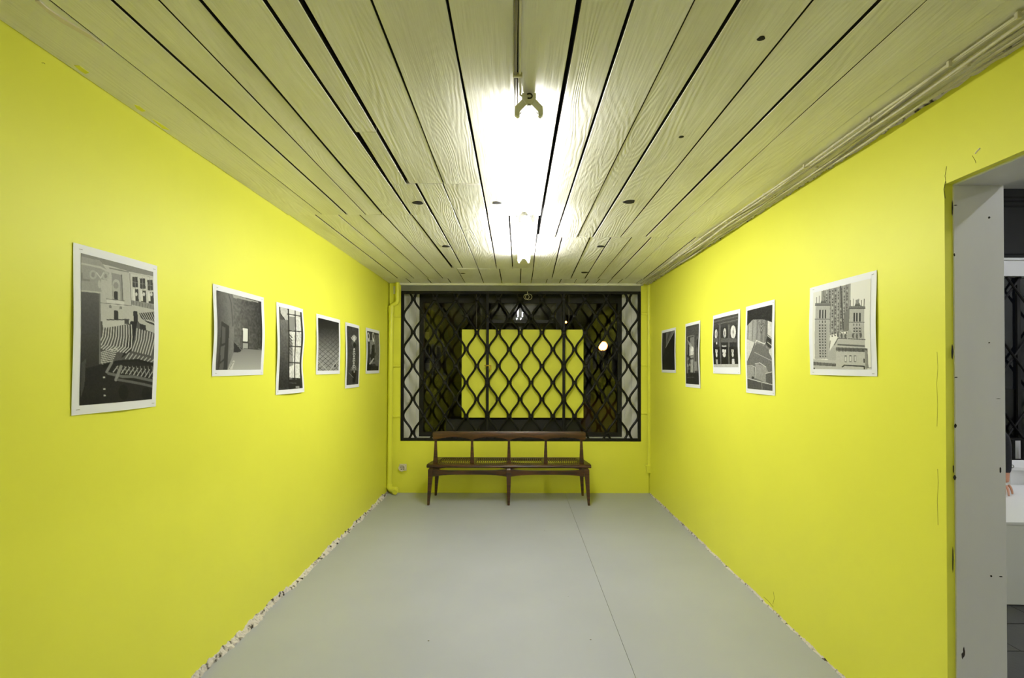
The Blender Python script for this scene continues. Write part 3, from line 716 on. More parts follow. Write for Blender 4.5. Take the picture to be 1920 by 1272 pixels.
# 1: opera hall seen from a box
Q1 = [(180, 157), (648, 280), (615, 1100), (147, 1137)]
def pic1():
    p = Pic(Q1, 190, 272, .75, 1)
    p.poly([(170, 150), (660, 280), (660, 318), (490, 285), (350, 240), (170, 195)], .52)
    p.line([(180, 205), (350, 240), (490, 282), (650, 312)], 4, .8); p.line([(360, 255), (480, 280)], 5, .5)
    p.poly([(485, 290), (650, 320), (650, 520), (485, 490)], .82)
    p.poly([(370, 285), (438, 300), (438, 462), (370, 455)], .58); p.ell(398, 360, 24, 32, .72); p.poly([(374, 360), (422, 360), (422, 460), (374, 455)], .7); p.ell(396, 368, 16, 22, .58)
    p.rect(380, 406, 405, 460, .16); p.line([(436, 300), (436, 462)], 4, .4)
    p.poly([(330, 452), (445, 466), (445, 504), (335, 492)], .84); p.line([(330, 455), (445, 468)], 3, .45); p.rect(345, 495, 360, 515, .5); p.rect(412, 505, 428, 522, .5)
    p.line([(290, 480), (490, 500), (490, 290)], 3, .5); p.rect(375, 530, 402, 592, .15)
    for x in (505, 555, 605):
        p.rect(x, 312 + (x - 505) * .2, x + 36, 380 + (x - 505) * .2, .2); p.line([(x + 18, 315), (x + 18, 400)], 2, .5); p.line([(x, 345 + (x - 505) * .2), (x + 36, 350 + (x - 505) * .2)], 2, .5)
        p.rect(x, 392 + (x - 505) * .2, x + 36, 490 + (x - 505) * .1, .2); p.rect(x, 392 + (x - 505) * .2, x + 14, 470, .9); p.ell(x + 22, 425, 8, 12, .85)
    p.poly([(490, 462), (650, 492), (650, 528), (490, 492)], .6)
    for x in range(495, 648, 10): p.line([(x, 466 + (x - 490) * .2), (x, 492 + (x - 490) * .22)], 2, .35)
    p.rect(500, 535, 528, 600, .12)
    p.poly([(285, 600), (640, 600), (640, 900), (270, 900)], .3)
    p.poly([(300, 588), (470, 588), (490, 615), (330, 640), (300, 640)], .78); p.line([(330, 590), (470, 590)], 4, .2); p.rect(440, 585, 470, 618, .25)
    p.poly([(528, 545), (640, 535), (640, 680), (560, 650), (530, 600)], .72)
    p.poly([(538, 548), (640, 538), (640, 630), (590, 610), (550, 580)], .2)
    for k in range(7): p.line([(545 + k * 14, 545 - k), (570 + k * 13, 590), (640, 612 + k * 3)], 2.2, .8)
    p.rect(540, 615, 578, 655, .15, 12)
    p.poly([(478, 600), (525, 600), (480, 790), (410, 840), (450, 760)], .1)
    for k in range(12):
        x = 300 + k * 16; p.line([(x + 8, 640 - k * 1.5), (x - 2 + k, 700), (x - 30 + k * 3, 748 + k * 2), (x - 55 + k * 2, 770 + k * 3)], 4.2, .78)
    for k in range(8):
        x = 520 + k * 17; p.line([(x, 648 + k * 5), (x - 8, 720), (x - 35, 790 + k * 4)], 4.2, .75)
    for k in range(8): p.line([(285, 800 + k * 11), (395 - k * 6, 770 + k * 14)], 3.5, .75)
    for k in range(9): p.line([(440 + k * 23, 840 + k * 4), (465 + k * 23, 805 + k * 6)], 4, .7)
    p.grad([(160, 395), (292, 415), (282, 880), (250, 1140), (140, 1140)], 420, .34, 1100, .07); p.line([(288, 420), (276, 870)], 6, .42)
    p.poly([(160, 175), (300, 205), (356, 290), (340, 335), (300, 330), (300, 420), (160, 405)], .62); p.line([(165, 222), (300, 250), (345, 275)], 7, .76); p.ell(252, 298, 24, 30, .7); p.ell(330, 305, 22, 28, .7); p.ell(252, 298, 12, 17, .58); p.ell(332, 308, 9, 14, .56); p.line([(180, 290), (180, 330), (225, 335)], 8, .52); p.line([(275, 285), (300, 320), (320, 285)], 4, .8); p.ell(290, 360, 10, 26, .74); p.line([(170, 402), (298, 415)], 6, .75)
    p.poly([(270, 880), (400, 850), (520, 845), (640, 872), (640, 1140), (140, 1140), (190, 900)], .09)
    p.poly([(350, 900), (640, 880), (640, 975), (560, 965), (420, 940)], .12)
    for k in range(11): p.line([(360 + k * 26, 925 + k * 4), (390 + k * 26, 888 + k * 3)], 4, .66); p.line([(380 + k * 26, 890), (400 + k * 25, 930 + k * 3)], 2.5, .5)
    p.line([(300, 890), (380, 860), (520, 850), (630, 880)], 9, .05)
    p.line([(318, 925), (352, 865)], 10, .5); p.line([(330, 935), (420, 955), (490, 955), (560, 970), (630, 985)], 11, .4); p.line([(375, 975), (410, 890)], 12, .52); p.line([(390, 975), (480, 990), (560, 1005), (630, 1022)], 10, .36)
    p.poly([(160, 870), (190, 838), (180, 1010), (155, 1090)], .25)
    p.ell(422, 1055, 32, 48, .04); p.ell(575, 1065, 30, 40, .05)
    for y in (955, 1030, 1070): p.rect(296, y, 308, y + 8, .7)
    return p.noise(.02, 2)
# 2: bare room with doorway
Q2 = [(130, 175), (560, 290), (537, 935), (108, 935)]
def pic2():
    p = Pic(Q2, 120, 128, .36, 2)
    p.grad([(280, 200), (560, 280), (560, 740), (275, 740)], 280, .42, 540, .2, 'x').noise(.07, 3)
    p.poly([(280, 218), (530, 290), (530, 300), (290, 248)], .66)
    p.grad([(130, 170), (285, 200), (270, 840), (225, 935), (100, 935)], 130, .3, 280, .5, 'x'); p.noise(.03, 2)
    p.poly([(235, 205), (285, 215), (275, 500), (262, 540)], .45); p.line([(245, 215), (265, 300), (270, 520)], 6, .34)
    p.poly([(160, 470), (232, 520), (215, 935), (120, 935)], .2); p.poly([(165, 520), (195, 535), (190, 680), (160, 690)], .34); p.poly([(152, 715), (190, 700), (182, 830), (148, 860)], .36); p.poly([(145, 880), (182, 850), (178, 935), (140, 935)], .34)
    p.grad([(275, 770), (350, 735), (545, 742), (540, 940), (215, 940)], 735, .5, 935, .68)
    p.poly([(275, 670), (360, 742), (330, 770), (275, 770)], .16)
    for k in range(5): p.line([(285 + k * 14, 680 + k * 16), (300 + k * 14, 686 + k * 16)], 4, .5)
    p.poly([(355, 535), (420, 535), (420, 740), (355, 735)], .2); p.poly([(365, 543), (413, 545), (410, 668), (362, 668)], .98); p.poly([(362, 685), (410, 685), (408, 735), (360, 735)], .66)
    p.poly([(540, 290), (562, 300), (545, 760), (530, 740)], .14); p.line([(410, 738), (540, 748)], 5, .2)
    p.poly([(225, 935), (270, 850), (285, 850), (260, 935)], .8); p.line([(235, 925), (272, 862)], 3, .4)
    return p
Q3 = [(727, 335), (948, 390), (922, 1112), (710, 1130)]
def pic3():
    p = Pic(Q3, 84, 180, .2, 3)
    p.poly([(735, 330), (800, 350), (806, 520), (740, 400)], .8); p.poly([(728, 400), (800, 520), (800, 640), (725, 640)], .3)
    for k in range(5): p.grad([(728 + k * 15, 460), (742 + k * 15, 470), (735 + k * 15, 1110), (716 + k * 15, 1110)], 450, .45, 1100, .14)
    p.noise(.05, 3)
    p.poly([(806, 350), (945, 385), (918, 1030), (795, 1030)], .88).noise(.12, 3, [(806, 420), (940, 430), (918, 1030), (795, 1030)])
    p.poly([(808, 430), (870, 440), (860, 570), (806, 570)], .55)
    for k in range(7): p.line([(800, 600 + k * 30), (830, 640 + k * 28)], 6, .3)
    p.poly([(795, 590), (835, 700), (840, 900), (795, 920)], .4, .7)
    for x0, x1 in ((875, 850),): p.line([(x0, 370), (x1, 1030)], 6, .05)
    p.line([(808, 355), (795, 1030)], 6, .06); p.line([(940, 385), (912, 1030)], 8, .05)
    for y in (412, 578, 725, 880, 1025): p.line([(800, y - 4), (940, y + 18 if y < 500 else y + 4)], 6, .05)
    p.rect(795, 1032, 915, 1120, .1); p.line([(800, 1065), (860, 1068)], 3, .35); p.rect(855, 1095, 890, 1112, .6); p.poly([(930, 390), (948, 390), (922, 1112), (905, 1112)], .18)
    return p
Q4 = [(1100, 437), (1300, 490), (1285, 942), (1087, 942)]
def pic4():
    p = Pic(Q4, 96, 118, .12, 4)
    p.grad([(1090, 520), (1300, 560), (1290, 945), (1080, 945)], 530, .14, 800, .56).noise(.05, 2)
    for k in range(-6, 14):
        y = 540 + k * 45; t = min(1, max(.2, (y - 480) / 300))
        p.line([(1085, y), (1300, y + 190)], 2.5, .1, t); p.line([(1085, y + 130), (1300, y - 60)], 2.5, .1, t)
        for j in range(9):
            xx = 1090 + j * 24; yy = y + j * 21
            p.line([(xx, yy + 6), (xx + 14, yy - 4 + 4)], 2, .74 * t, .6); p.line([(xx + 2, yy + 14), (xx + 15, yy + 24)], 2, .7 * t, .6)
    p.ell(1248, 895, 20, 28, .6); p.ell(1248, 895, 12, 18, .15); p.line([(1190, 945), (1240, 890), (1290, 840)], 4, .75); p.line([(1090, 850), (1180, 945)], 4, .7)
    p.grad([(1095, 430), (1305, 480), (1300, 560), (1095, 530)], 440, .08, 560, .14)
    return p
Q5 = [(1377, 513), (1487, 545), (1473, 1075), (1360, 1078)]
def pic5():
    p = Pic(Q5, 70, 150, .22, 5).noise(.03, 4)
    for k in range(6): p.line([(1438, 690), (1412 + k * 10, 600 + abs(k - 2.5) * 10)], 4, .82)
    p.ell(1436, 680, 24, 40, .35); p.ell(1438, 640, 12, 26, .85); p.ell(1440, 700, 16, 24, .08)
    for k in range(9): p.ell(1434 - k, 740 + k * 22, 8 + (k % 3) * 3, 11, .8 - .06 * (k % 3)); p.ell(1436 - k, 750 + k * 22, 6, 6, .12)
    p.poly([(1405, 920), (1460, 915), (1440, 1060), (1415, 1060)], .08)
    for s_ in (-1, 1):
        for k in range(4): p.line([(1430, 960 - k * 8), (1430 + s_ * (14 + k * 9), 900 + k * 14)], 4, .66 - .1 * k)
    p.line([(1380, 960), (1420, 1010)], 3, .5); return p.noise(.05, 2)
Q6 = [(1568, 565), (1678, 590), (1670, 942), (1558, 942)]
def pic6():
    p = Pic(Q6, 76, 108, .2, 6)
    p.grad([(1590, 640), (1660, 650), (1650, 880), (1580, 880)], 640, .6, 880, .42)
    p.poly([(1640, 600), (1680, 600), (1668, 942), (1635, 880)], .4); p.poly([(1600, 580), (1640, 590), (1635, 655), (1590, 650)], .15)
    for cx_ in (1578, 1622): p.ell(cx_, 620, 12, 40, .85); p.ell(cx_, 615, 6, 22, .3); p.ell(cx_, 655, 8, 12, .9)
    p.poly([(1605, 700), (1632, 690), (1628, 860), (1590, 840)], .12); p.poly([(1575, 790), (1640, 770), (1636, 800), (1580, 820)], .15)
    p.line([(1572, 895), (1618, 830)], 7, .75); p.poly([(1560, 860), (1600, 900), (1590, 942), (1556, 942)], .08); p.rect(1600, 900, 1670, 945, .14); return p.noise(.07, 3)
W1 = [(133, 492), (267, 458), (265, 888), (130, 890)]
def pic7():
    p = Pic(W1, 80, 110, .1, 7)
    p.poly([(175, 480), (268, 455), (172, 650)], .38); p.poly([(205, 470), (235, 465), (180, 600)], .26); p.poly([(133, 492), (165, 485), (160, 680), (130, 800)], .2); p.poly([(150, 500), (172, 495), (168, 630)], .12)
    p.line([(265, 465), (172, 648)], 3, .55); p.line([(150, 770), (200, 700)], 8, .14); return p.noise(.015, 4)
W2 = [(390, 422), (532, 387), (527, 1048), (387, 1040)]
def pic8():
    p = Pic(W2, 80, 170, .26, 8); p.noise(.03, 3)
    for k in range(12): p.line([(392, 450 + k * 9), (530, 418 + k * 9)], 2, .36, .5)
    p.poly([(398, 530), (480, 512), (480, 930), (398, 930)], .2); p.line([(405, 930), (405, 535), (482, 515), (484, 920)], 4, .55); p.line([(515, 530), (515, 900)], 4, .5)
    p.poly([(440, 540), (482, 530), (480, 760), (440, 760)], .5)
    p.ell(460, 670, 19, 34, .96); p.ell(457, 710, 24, 22, .85); p.rect(430, 640, 444, 740, .7)
    for k in range(7): p.line([(412 + k * 8, 570 + k * 9), (428 + k * 5, 620 + k * 8)], 3, .75, .7)
    for k in range(14): p.ell(410 + (k * 37) % 70, 740 + (k * 53) % 180, 8, 16, .15 + .6 * ((k * 7) % 5) / 5, .8)
    p.poly([(445, 780), (475, 780), (470, 920), (440, 920)], .72, .8); p.ell(520, 600, 8, 50, .08); p.rect(482, 800, 510, 900, .55); p.poly([(387, 930), (530, 920), (530, 1060), (385, 1060)], .14); p.line([(400, 975), (480, 970)], 3, .35)
    return p.noise(.06, 2)
W3 = [(693, 340), (960, 277), (955, 860), (688, 860)]
def pic9():
    p = Pic(W3, 110, 150, .3, 9); p.noise(.03, 3)
    for k in range(5): p.line([(690, 352 + k * 18), (960, 290 + k * 18)], 2.5, .5 if k % 2 else .16)
    for x, w_ in ((692, 60), (775, 85), (868, 80)):
        s_ = (x - 690) * -.12
        p.poly([(x, 430 + s_), (x + w_, 415 + s_), (x + w_, 640), (x, 640)], .18); p.poly([(x + 6, 400 + s_), (x + w_ - 6, 388 + s_), (x + w_ - 6, 425 + s_), (x + 6, 440 + s_)], .24)
        c_ = x + w_ * .52
        p.ell(c_, 500 + s_, 14 + (x > 860) * 14, 52 + (x > 860) * 20, .9); p.ell(c_, 500 + s_, 6, 26, .6); p.line([(c_, 440), (c_, 560)], 2, .2); p.rect(x + 4, 545, x + w_ - 4, 590, .34); p.rect(x + 4, 596, x + w_ - 4, 640, .16)
    for x in (768, 868): p.poly([(x - 12, 400), (x + 4, 396), (x + 4, 830), (x - 12, 830)], .42); p.line([(x - 4, 400), (x - 4, 830)], 2, .2)
    p.rect(690, 640, 955, 832, .1)
    for x, w_ in ((715, 22), (792, 38), (890, 22)):
        p.rect(x, 668, x + w_, 702, .92); p.line([(x + w_ / 2, 660), (x + w_ / 2, 750)], 3, .1); p.ell(x + w_ / 2, 725, w_ * .45, 26, .85); p.rect(x, 775, x + w_, 828, .6)
    p.rect(786, 625, 835, 640, .7); p.ell(812, 800, 26, 36, .08); p.poly([(895, 770), (915, 770), (920, 830), (888, 830)], .85); p.ell(730, 600, 6, 14, .9)
    for x in (762, 852): p.rect(x, 640, x + 14, 832, .34)
    p.poly([(685, 832), (960, 828), (960, 865), (685, 865)], .76); return p.noise(.05, 2)
W4 = [(1057, 250), (1328, 180), (1327, 1110), (1055, 1097)]
def pic10():
    p = Pic(W4, 110, 220, .5, 10)
    p.poly([(1275, 335), (1335, 360), (1335, 560), (1275, 500)], .86)
    p.grad([(1055, 340), (1285, 330), (1280, 620), (1060, 760)], 1060, .72, 1280, .42, 'x')
    for k in range(9): x = 1075 + k * 24; p.line([(x, 350), (x - 4 + k, 480), (x - 8, 640)], 6, .34 + .3 * (k % 2), .55)
    for k in range(5): p.line([(1180 + k * 6, 350 + k * 10), (1215, 490 - k * 22), (1265 - k * 6, 350 + k * 8)], 5, .62 if k % 2 else .3, .8)
    p.poly([(1050, 240), (1335, 170), (1335, 372), (1240, 340), (1120, 345), (1050, 420)], .14); p.noise(.02, 5)
    p.poly([(1055, 560), (1140, 590), (1090, 760), (1055, 800)], .82)
    p.poly([(1150, 620), (1180, 600), (1260, 640), (1325, 690), (1330, 1060), (1055, 990), (1060, 820)], .42)
    p.line([(1150, 610), (1165, 570), (1200, 585), (1250, 605), (1285, 570)], 7, .85); p.line([(1150, 600), (1070, 790)], 4, .12)
    p.poly([(1285, 500), (1335, 545), (1335, 660), (1290, 640), (1262, 600)], .2)
    for k in range(3): p.line([(1285, 515 + k * 36), (1330, 550 + k * 36)], 5, .8 if k % 2 == 0 else .05)
    p.poly([(1300, 670), (1330, 640), (1330, 760), (1300, 700)], .85)
    p.line([(1145, 700), (1230, 740), (1325, 785)], 4, .7); p.poly([(1150, 820), (1260, 850), (1300, 930), (1300, 1040), (1155, 980)], .58); p.line([(1148, 825), (1200, 812), (1265, 855)], 4, .85); p.poly([(1055, 855), (1130, 850), (1150, 980), (1055, 990)], .6); p.line([(1055, 850), (1110, 845), (1150, 860), (1155, 980)], 3, .85)
    p.poly([(1262, 925), (1330, 905), (1330, 1045), (1262, 1020)], .34); p.line([(1262, 925), (1328, 905)], 4, .85); p.ell(1120, 975, 16, 14, .2)
    p.poly([(1055, 985), (1330, 1045), (1330, 1115), (1050, 1100)], .3); p.line([(1055, 985), (1328, 1045)], 5, .82); p.line([(1220, 1020), (1222, 1105)], 3, .6)
    return p.noise(.05, 2)
W5 = [(137, 352), (690, 215), (690, 1085), (137, 1082)]
def pic11():
    p = Pic(W5, 170, 236, .98, 11)
    p.poly([(218, 338), (500, 265), (500, 470), (470, 720), (300, 760), (218, 500)], .56)
    for k in range(10): p.line([(240 + k * 28, 330 - k * 6), (240 + k * 28, 760)], 4, .7 if k % 2 else .42)
    for k in range(17):
        for j in range(8): p.rect(266 + j * 28, 340 + k * 27 - j * 6, 278 + j * 28, 354 + k * 27 - j * 6, .3 if (k + j) % 4 else .74)
    p.line([(405, 290), (435, 700)], 8, .28)
    p.poly([(440, 560), (500, 480), (520, 560), (500, 720), (440, 720)], .46)
    for xa, xb, yt, yb_ in ((165, 305, 450, 985), (495, 636, 480, 870)):
        p.poly([(xa, yt + 20), (xb, yt + 20), (xb, yb_), (xa - 12, yb_)], .72)
        p.poly([(xa - 6, yt), (xb + 6, yt), (xb + 6, yt + 28), (xa - 6, yt + 28)], .48); p.line([(xa - 6, yt + 20), (xb + 6, yt + 20)], 4, .25)
        for k in range(3):
            x = xa + 36 + k * 27; p.rect(x, yt + 65, x + 14, yt + 148, .14); p.rect(x + 2, yt + 168, x + 9, yt + 190, .25)
            for j in range(12):
                if yt + 205 + j * 27 < yb_ - 20: p.rect(x, yt + 205 + j * 27, x + 14, yt + 222 + j * 27, .3)
            p.line([(x + 20, yt + 200), (x + 20, yb_)], 2, .5)
        p.line([(xa - 5, yt + 155), (xb, yt + 155)], 4, .4)
        for k in range(6): x = xa + 6 + k * 26; p.line([(x, yt - 55 - (k % 2) * 12), (x, yt)], 3.5, .3)
        p.poly([(xa + 45, yt), (xa + 70, yt - 70), (xa + 105, yt)], .36); p.ell(xa + 70, yt - 40, 16, 22, .55)
    p.poly([(285, 940), (320, 880), (380, 790), (400, 770), (640, 790), (640, 900), (365, 990)], .74); p.line([(350, 850), (385, 785), (640, 800)], 5, .32)
    for k in range(13): p.ell(385 + k * 18, 755 + (k * 37) % 17, 11, 24, .36 + .3 * (k % 2))
    p.ell(495, 745, 22, 36, .66); p.line([(385, 848), (630, 862)], 9, .38)
    p.poly([(290, 940), (320, 880), (372, 880), (372, 1000), (285, 1000)], .7)
    p.poly([(365, 880), (655, 890), (655, 1085), (365, 1085)], .76); p.poly([(365, 872), (660, 884), (660, 920), (365, 905)], .42)
    for k in range(24): p.line([(372 + k * 12, 885), (372 + k * 12, 915)], 2.5, .15)
    for k in range(3): p.rect(445 + k * 44, 950, 467 + k * 44, 1015, .5); p.rect(450 + k * 44, 958, 462 + k * 44, 1005, .85); p.rect(445 + k * 44, 950, 467 + k * 44, 960, .25)
    p.rect(620, 980, 632, 1020, .2); p.line([(425, 1060), (445, 1045), (625, 1055), (625, 1080)], 7, .2); p.line([(300, 880), (310, 810)], 4, .4)
    p.poly([(137, 985), (370, 1000), (370, 1082), (137, 1082)], .75); p.poly([(137, 1012), (365, 1030), (365, 1055), (137, 1045)], .3)
    for k in range(18): p.line([(145 + k * 12, 1018), (145 + k * 12, 1045)], 2, .6)
    p.rect(137, 1068, 150, 1085, .1); p.line([(655, 900), (660, 1070), (690, 1070)], 4, .3); p.poly([(636, 900), (658, 905), (658, 1075), (636, 1075)], .55)
    return p.noise(.025, 2)

stm = MB().tube([(-.007, 0, 0), (.007, 0, 0)], .0009, 5).mesh('staple'); stm.materials.append(M['staple'])
def photo(side, outer, pic, label, curl, seed):
    """outer: the sheet's corners in the photograph; the wall gives the distance"""
    X = XL if side < 0 else XR
    c_ = [onX(px, py, X) for px, py in outer]; TL, TR, BR, BL = c_
    ya, yb = (TL.y + BL.y) / 2, (TR.y + BR.y) / 2; zt, zb2 = (TL.z + TR.z) / 2, (BL.z + BR.z) / 2
    nx = 1 if side < 0 else -1
    rr = random.Random(seed); c1, c2, c3, c4 = [rr.uniform(.3, 1) for _ in range(4)]
    def off(u, v):
        e = .0035 + curl * (c1 * math.sin(math.pi * v) ** 2 * (1 - u) ** 2 + c2 * math.sin(math.pi * v * (1.5 if seed == 3 else 1)) ** 2 * u ** 2 + c3 * math.sin(math.pi * u) ** 2 * v ** 3 + .6 * c4 * math.sin(math.pi * u) ** 2 * (1 - v) ** 3 + .25 * math.sin(math.pi * u) * math.sin(math.pi * v))
        return e
    def pt(u, v, d=0): return (X + nx * (off(u, v) + d), ya + (yb - ya) * u, zt + (zb2 - zt) * v)
    root = empty('photograph', (X, (ya + yb) / 2, zb2), label, 'photograph', 'photographs on the left wall' if side < 0 else 'photographs on the right wall')
    m = MB(); n, k = 18, 26
    for d in (0, -.0006):
        for j in range(k + 1):
            for i in range(n + 1): m.v.append(pt(i / n, j / k, d))
    L = (n + 1) * (k + 1)
    for j in range(k):
        for i in range(n):
            a = j * (n + 1) + i; q = (a, a + 1, a + n + 2, a + n + 1); m.f.append(q); m.f.append(tuple(L + t for t in q[::-1]))
    rim = [i for i in range(n + 1)] + [j * (n + 1) + n for j in range(1, k + 1)] + [k * (n + 1) + i for i in range(n - 1, -1, -1)] + [j * (n + 1) for j in range(k - 1, 0, -1)]
    for i in range(len(rim)): a, b = rim[i], rim[(i + 1) % len(rim)]; m.f.append((a, b, L + b, L + a))
    sheet = m.build('paper_sheet', 'paper', root, True)
    # print area from its measured corners
    Ho = homog(QUADS[id(pic)][0], [(0, 0), (1, 0), (1, 1), (0, 1)])
    inn = [Ho @ np.array([x, y, 1]) for x, y in QUADS[id(pic)][1]]; inn = [(q[0] / q[2], q[1] / q[2]) for q in inn]
    u0, u1 = (inn[0][0] + inn[3][0]) / 2, (inn[1][0] + inn[2][0]) / 2; v0, v1 = (inn[0][1] + inn[1][1]) / 2, (inn[2][1] + inn[3][1]) / 2
    p = pic(); W, H = p.W, p.H; a = np.clip(p.a, .02, .95); a = .03 + .92 * a; lin = np.where(a <= .04045, a / 12.92, ((a + .055) / 1.055) ** 2.4)
    vs = [pt(u0 + (u1 - u0) * i / (W - 1), v0 + (v1 - v0) * j / (H - 1), .0012) for j in range(H) for i in range(W)]
    idx = np.arange(W * H).reshape(H, W); fs = np.stack([idx[:-1, :-1], idx[:-1, 1:], idx[1:, 1:], idx[1:, :-1]], -1).reshape(-1, 4)
    if side > 0: pass
    me = bpy.data.meshes.new('print'); me.from_pydata(vs, [], fs.tolist())
    ca = me.color_attributes.new('ink', 'FLOAT_COLOR', 'POINT'); v4 = np.ones((W * H, 4), np.float32); v4[:, :3] = lin.reshape(-1, 1); ca.data.foreach_set('color', v4.ravel())
    me.polygons.foreach_set('use_smooth', [True] * len(me.polygons)); me.update()
    link('print', me, 'print', root)
    for u, v in ((.07, .03), (.955, .03), (.06, .97), (.955, .975)):
        o = link('staple', stm, None, root); o.location = pt(u, v, .0012); o.rotation_euler = (R.uniform(-.5, .1) + (.25 if side < 0 else -.2), 0, math.pi / 2)
    return root
QUADS = {}
def reg(pic, outer_c, inner_c): QUADS[id(pic)] = (outer_c, inner_c)
def c2p(ox, oy, s): return lambda pts: [(ox + x / s, oy + y / s) for x, y in pts]
A_ = c2p(100, 430, 3.4375); B_ = c2p(380, 510, 5.088); C_ = c2p(1220, 540, 5.781); E_ = c2p(1500, 480, 5.089)
specs = [(-1, A_, [(136, 92), (677, 237), (643, 1150), (97, 1197)], Q1, pic1, 'largest pinned photograph, of a theatre hall with rows of seats and boxes', .010, 1),
         (-1, B_, [(102, 112), (587, 250), (563, 985), (72, 995)], Q2, pic2, 'pinned photograph of a bare plastered room with a bright narrow doorway', .009, 2),
         (-1, B_, [(708, 287), (963, 360), (937, 1150), (683, 1175)], Q3, pic3, 'rippled pinned photograph of a tall gridded window beside dark curtains', .020, 3),
         (-1, B_, [(1087, 397), (1313, 462), (1300, 975), (1070, 978)], Q4, pic4, 'pinned photograph of a parquet floor fading into darkness', .009, 4),
         (-1, B_, [(1365, 480), (1498, 517), (1482, 1103), (1347, 1110)], Q5, pic5, 'narrow pinned photograph of an ornate light fitting on a dark ground', .010, 5),
         (-1, B_, [(1558, 532), (1688, 565), (1677, 970), (1548, 970)], Q6, pic6, 'pinned photograph of a dim interior with two bright arches, nearest the pipe corner', .009, 6),
         (1, C_, [(125, 466), (277, 427), (275, 921), (120, 917)], W1, pic7, 'almost black pinned photograph with a pale wedge at the top', .008, 7),
         (1, C_, [(383, 395), (543, 350), (540, 1085), (380, 1078)], W2, pic8, 'narrow pinned photograph of a dim interior with a glowing white window', .008, 8),
         (1, C_, [(683, 305), (978, 225), (975, 935), (680, 930)], W3, pic9, 'pinned photograph of a tall facade with three doorways and lit windows', .010, 9),
         (1, C_, [(1040, 212), (1353, 118), (1352, 1168), (1038, 1137)], W4, pic10, 'tall pinned photograph of draped stone above blocks under a dark sky', .009, 10),
         (1, E_, [(100, 310), (740, 133), (743, 1148), (103, 1137)], W5, pic11, 'pinned photograph of a skyscraper between two towers under a white sky', .009, 11)]
for sd, f, oc, ic, pc, lb, cu, se in specs:
    reg(pc, oc, ic); photo(sd, f(oc), pc, lb, cu, se)

# ------------------------------------------------------------------ the hall beyond the doorway
HY1 = D
struct(MB().box((HALL_X0, HY1, -.1), (5.35, HY1 + .3, HALL_H)).box((7.35, HY1, -.1), (HALL_X1, HY1 + .3, HALL_H)).box((5.35, HY1, -.1), (7.35, HY1 + .3, .36)).build('wall_hall_back', 'hallwall'), 'white end wall of the hall around a shopfront')
struct(MB().box((HALL_X1, YB - .2, -.1), (HALL_X1 + .2, HY1 + .3, HALL_H)).build('wall_hall_right', 'hallwall'), 'white far wall of the hall')
struct(MB().box((HALL_X0, YB - .2, -.1), (HALL_X1, YB, HALL_H)).build('wall_hall_front', 'hallwall'), 'white hall wall opposite the shopfront')
struct(MB().box((HALL_X0, YB, zh), (HALL_X0 + .02, HY1, HALL_H)).build('wall_hall_left', 'hallwall'), 'upper wall of the hall above the doorway')
struct(MB().box((HALL_X0 - .2, YB - .2, HALL_H), (HALL_X1 + .2, HY1 + .3, HALL_H + .1)).build('ceiling', 'hallwall'), 'white hall ceiling')
fh = struct(MB().box((HALL_X0, YB, -.1), (HALL_X1, HY1, -.006)).build('floor', 'gap'), 'dark grey slab floor of the hall')
MB().box((XR, DN, -.05), (HALL_X0, DJ, -.001)).build('threshold', 'lino', fh)
sm = MB().box((-.447, -.147, -.012), (.447, .147, 0)).mesh('floor_slab'); sm.materials.append(M['slab'])
for j in range(29):
    for i in range(8):
        y = YB + .15 + j * .3; x = HALL_X0 + .45 + i * .9 - (.45 if j % 2 else 0)
        xa, xb = max(x - .45, HALL_X0), min(x + .45, HALL_X1)
        if xb - xa < .06 or y + .15 > HY1: continue
        o = link('floor_slab', sm, None, fh); o.location = ((xa + xb) / 2, y, -.0005 + R.uniform(-.001, .001)); o.scale = ((xb - xa) / .9, 1, 1)
# shopfront of the hall
sf = empty('window_2', (6.3, HY1 + .1, .36)); struct(sf, 'black steel shopfront with a diamond lattice in the hall')
zb1, zb2 = onY(1900, 518, HY1).z, onY(1900, 484, HY1).z
for x in (5.35, 7.31): MB().box((x, HY1 + .04, .36), (x + .04, HY1 + .12, HALL_H)).build('frame_bar', 'black_frame', sf)
MB().box((5.39, HY1 + .06, zb2 + .01), (7.31, HY1 + .12, HALL_H)).build('transom_panel', 'black_frame', sf)
for a, b in ((zb2 + .05, onY(1900, 380, HY1).z - .02), (onY(1900, 376, HY1).z, HALL_H - .1)):
    for x in (5.5, 5.98): 
        for q in (((x, a), (x + .44, a + .018)), ((x, b - .018), (x + .44, b)), ((x, a + .018), (x + .018, b - .018)), ((x + .422, a + .018), (x + .44, b - .018))):
            MB().box((q[0][0], HY1 + .045, q[0][1]), (q[1][0], HY1 + .06, q[1][1])).build('panel_bead', 'black', sf)
MB().box((5.39, HY1 + .0, zb1), (7.31, HY1 + .12, zb2 - .03)).build('white_rail', 'laminate', sf, bevel=.006)
MB().box((5.39, HY1 - .02, zb2 - .03), (7.31, HY1 + .12, zb2)).build('white_rail', 'laminate', sf, bevel=.006)
MB().box((5.39, HY1 + .10, .36), (7.31, HY1 + .106, zb1)).build('pane', 'glass', sf)
zl0 = onY(1900, 825, HY1).z
cw, ch = .62, .86
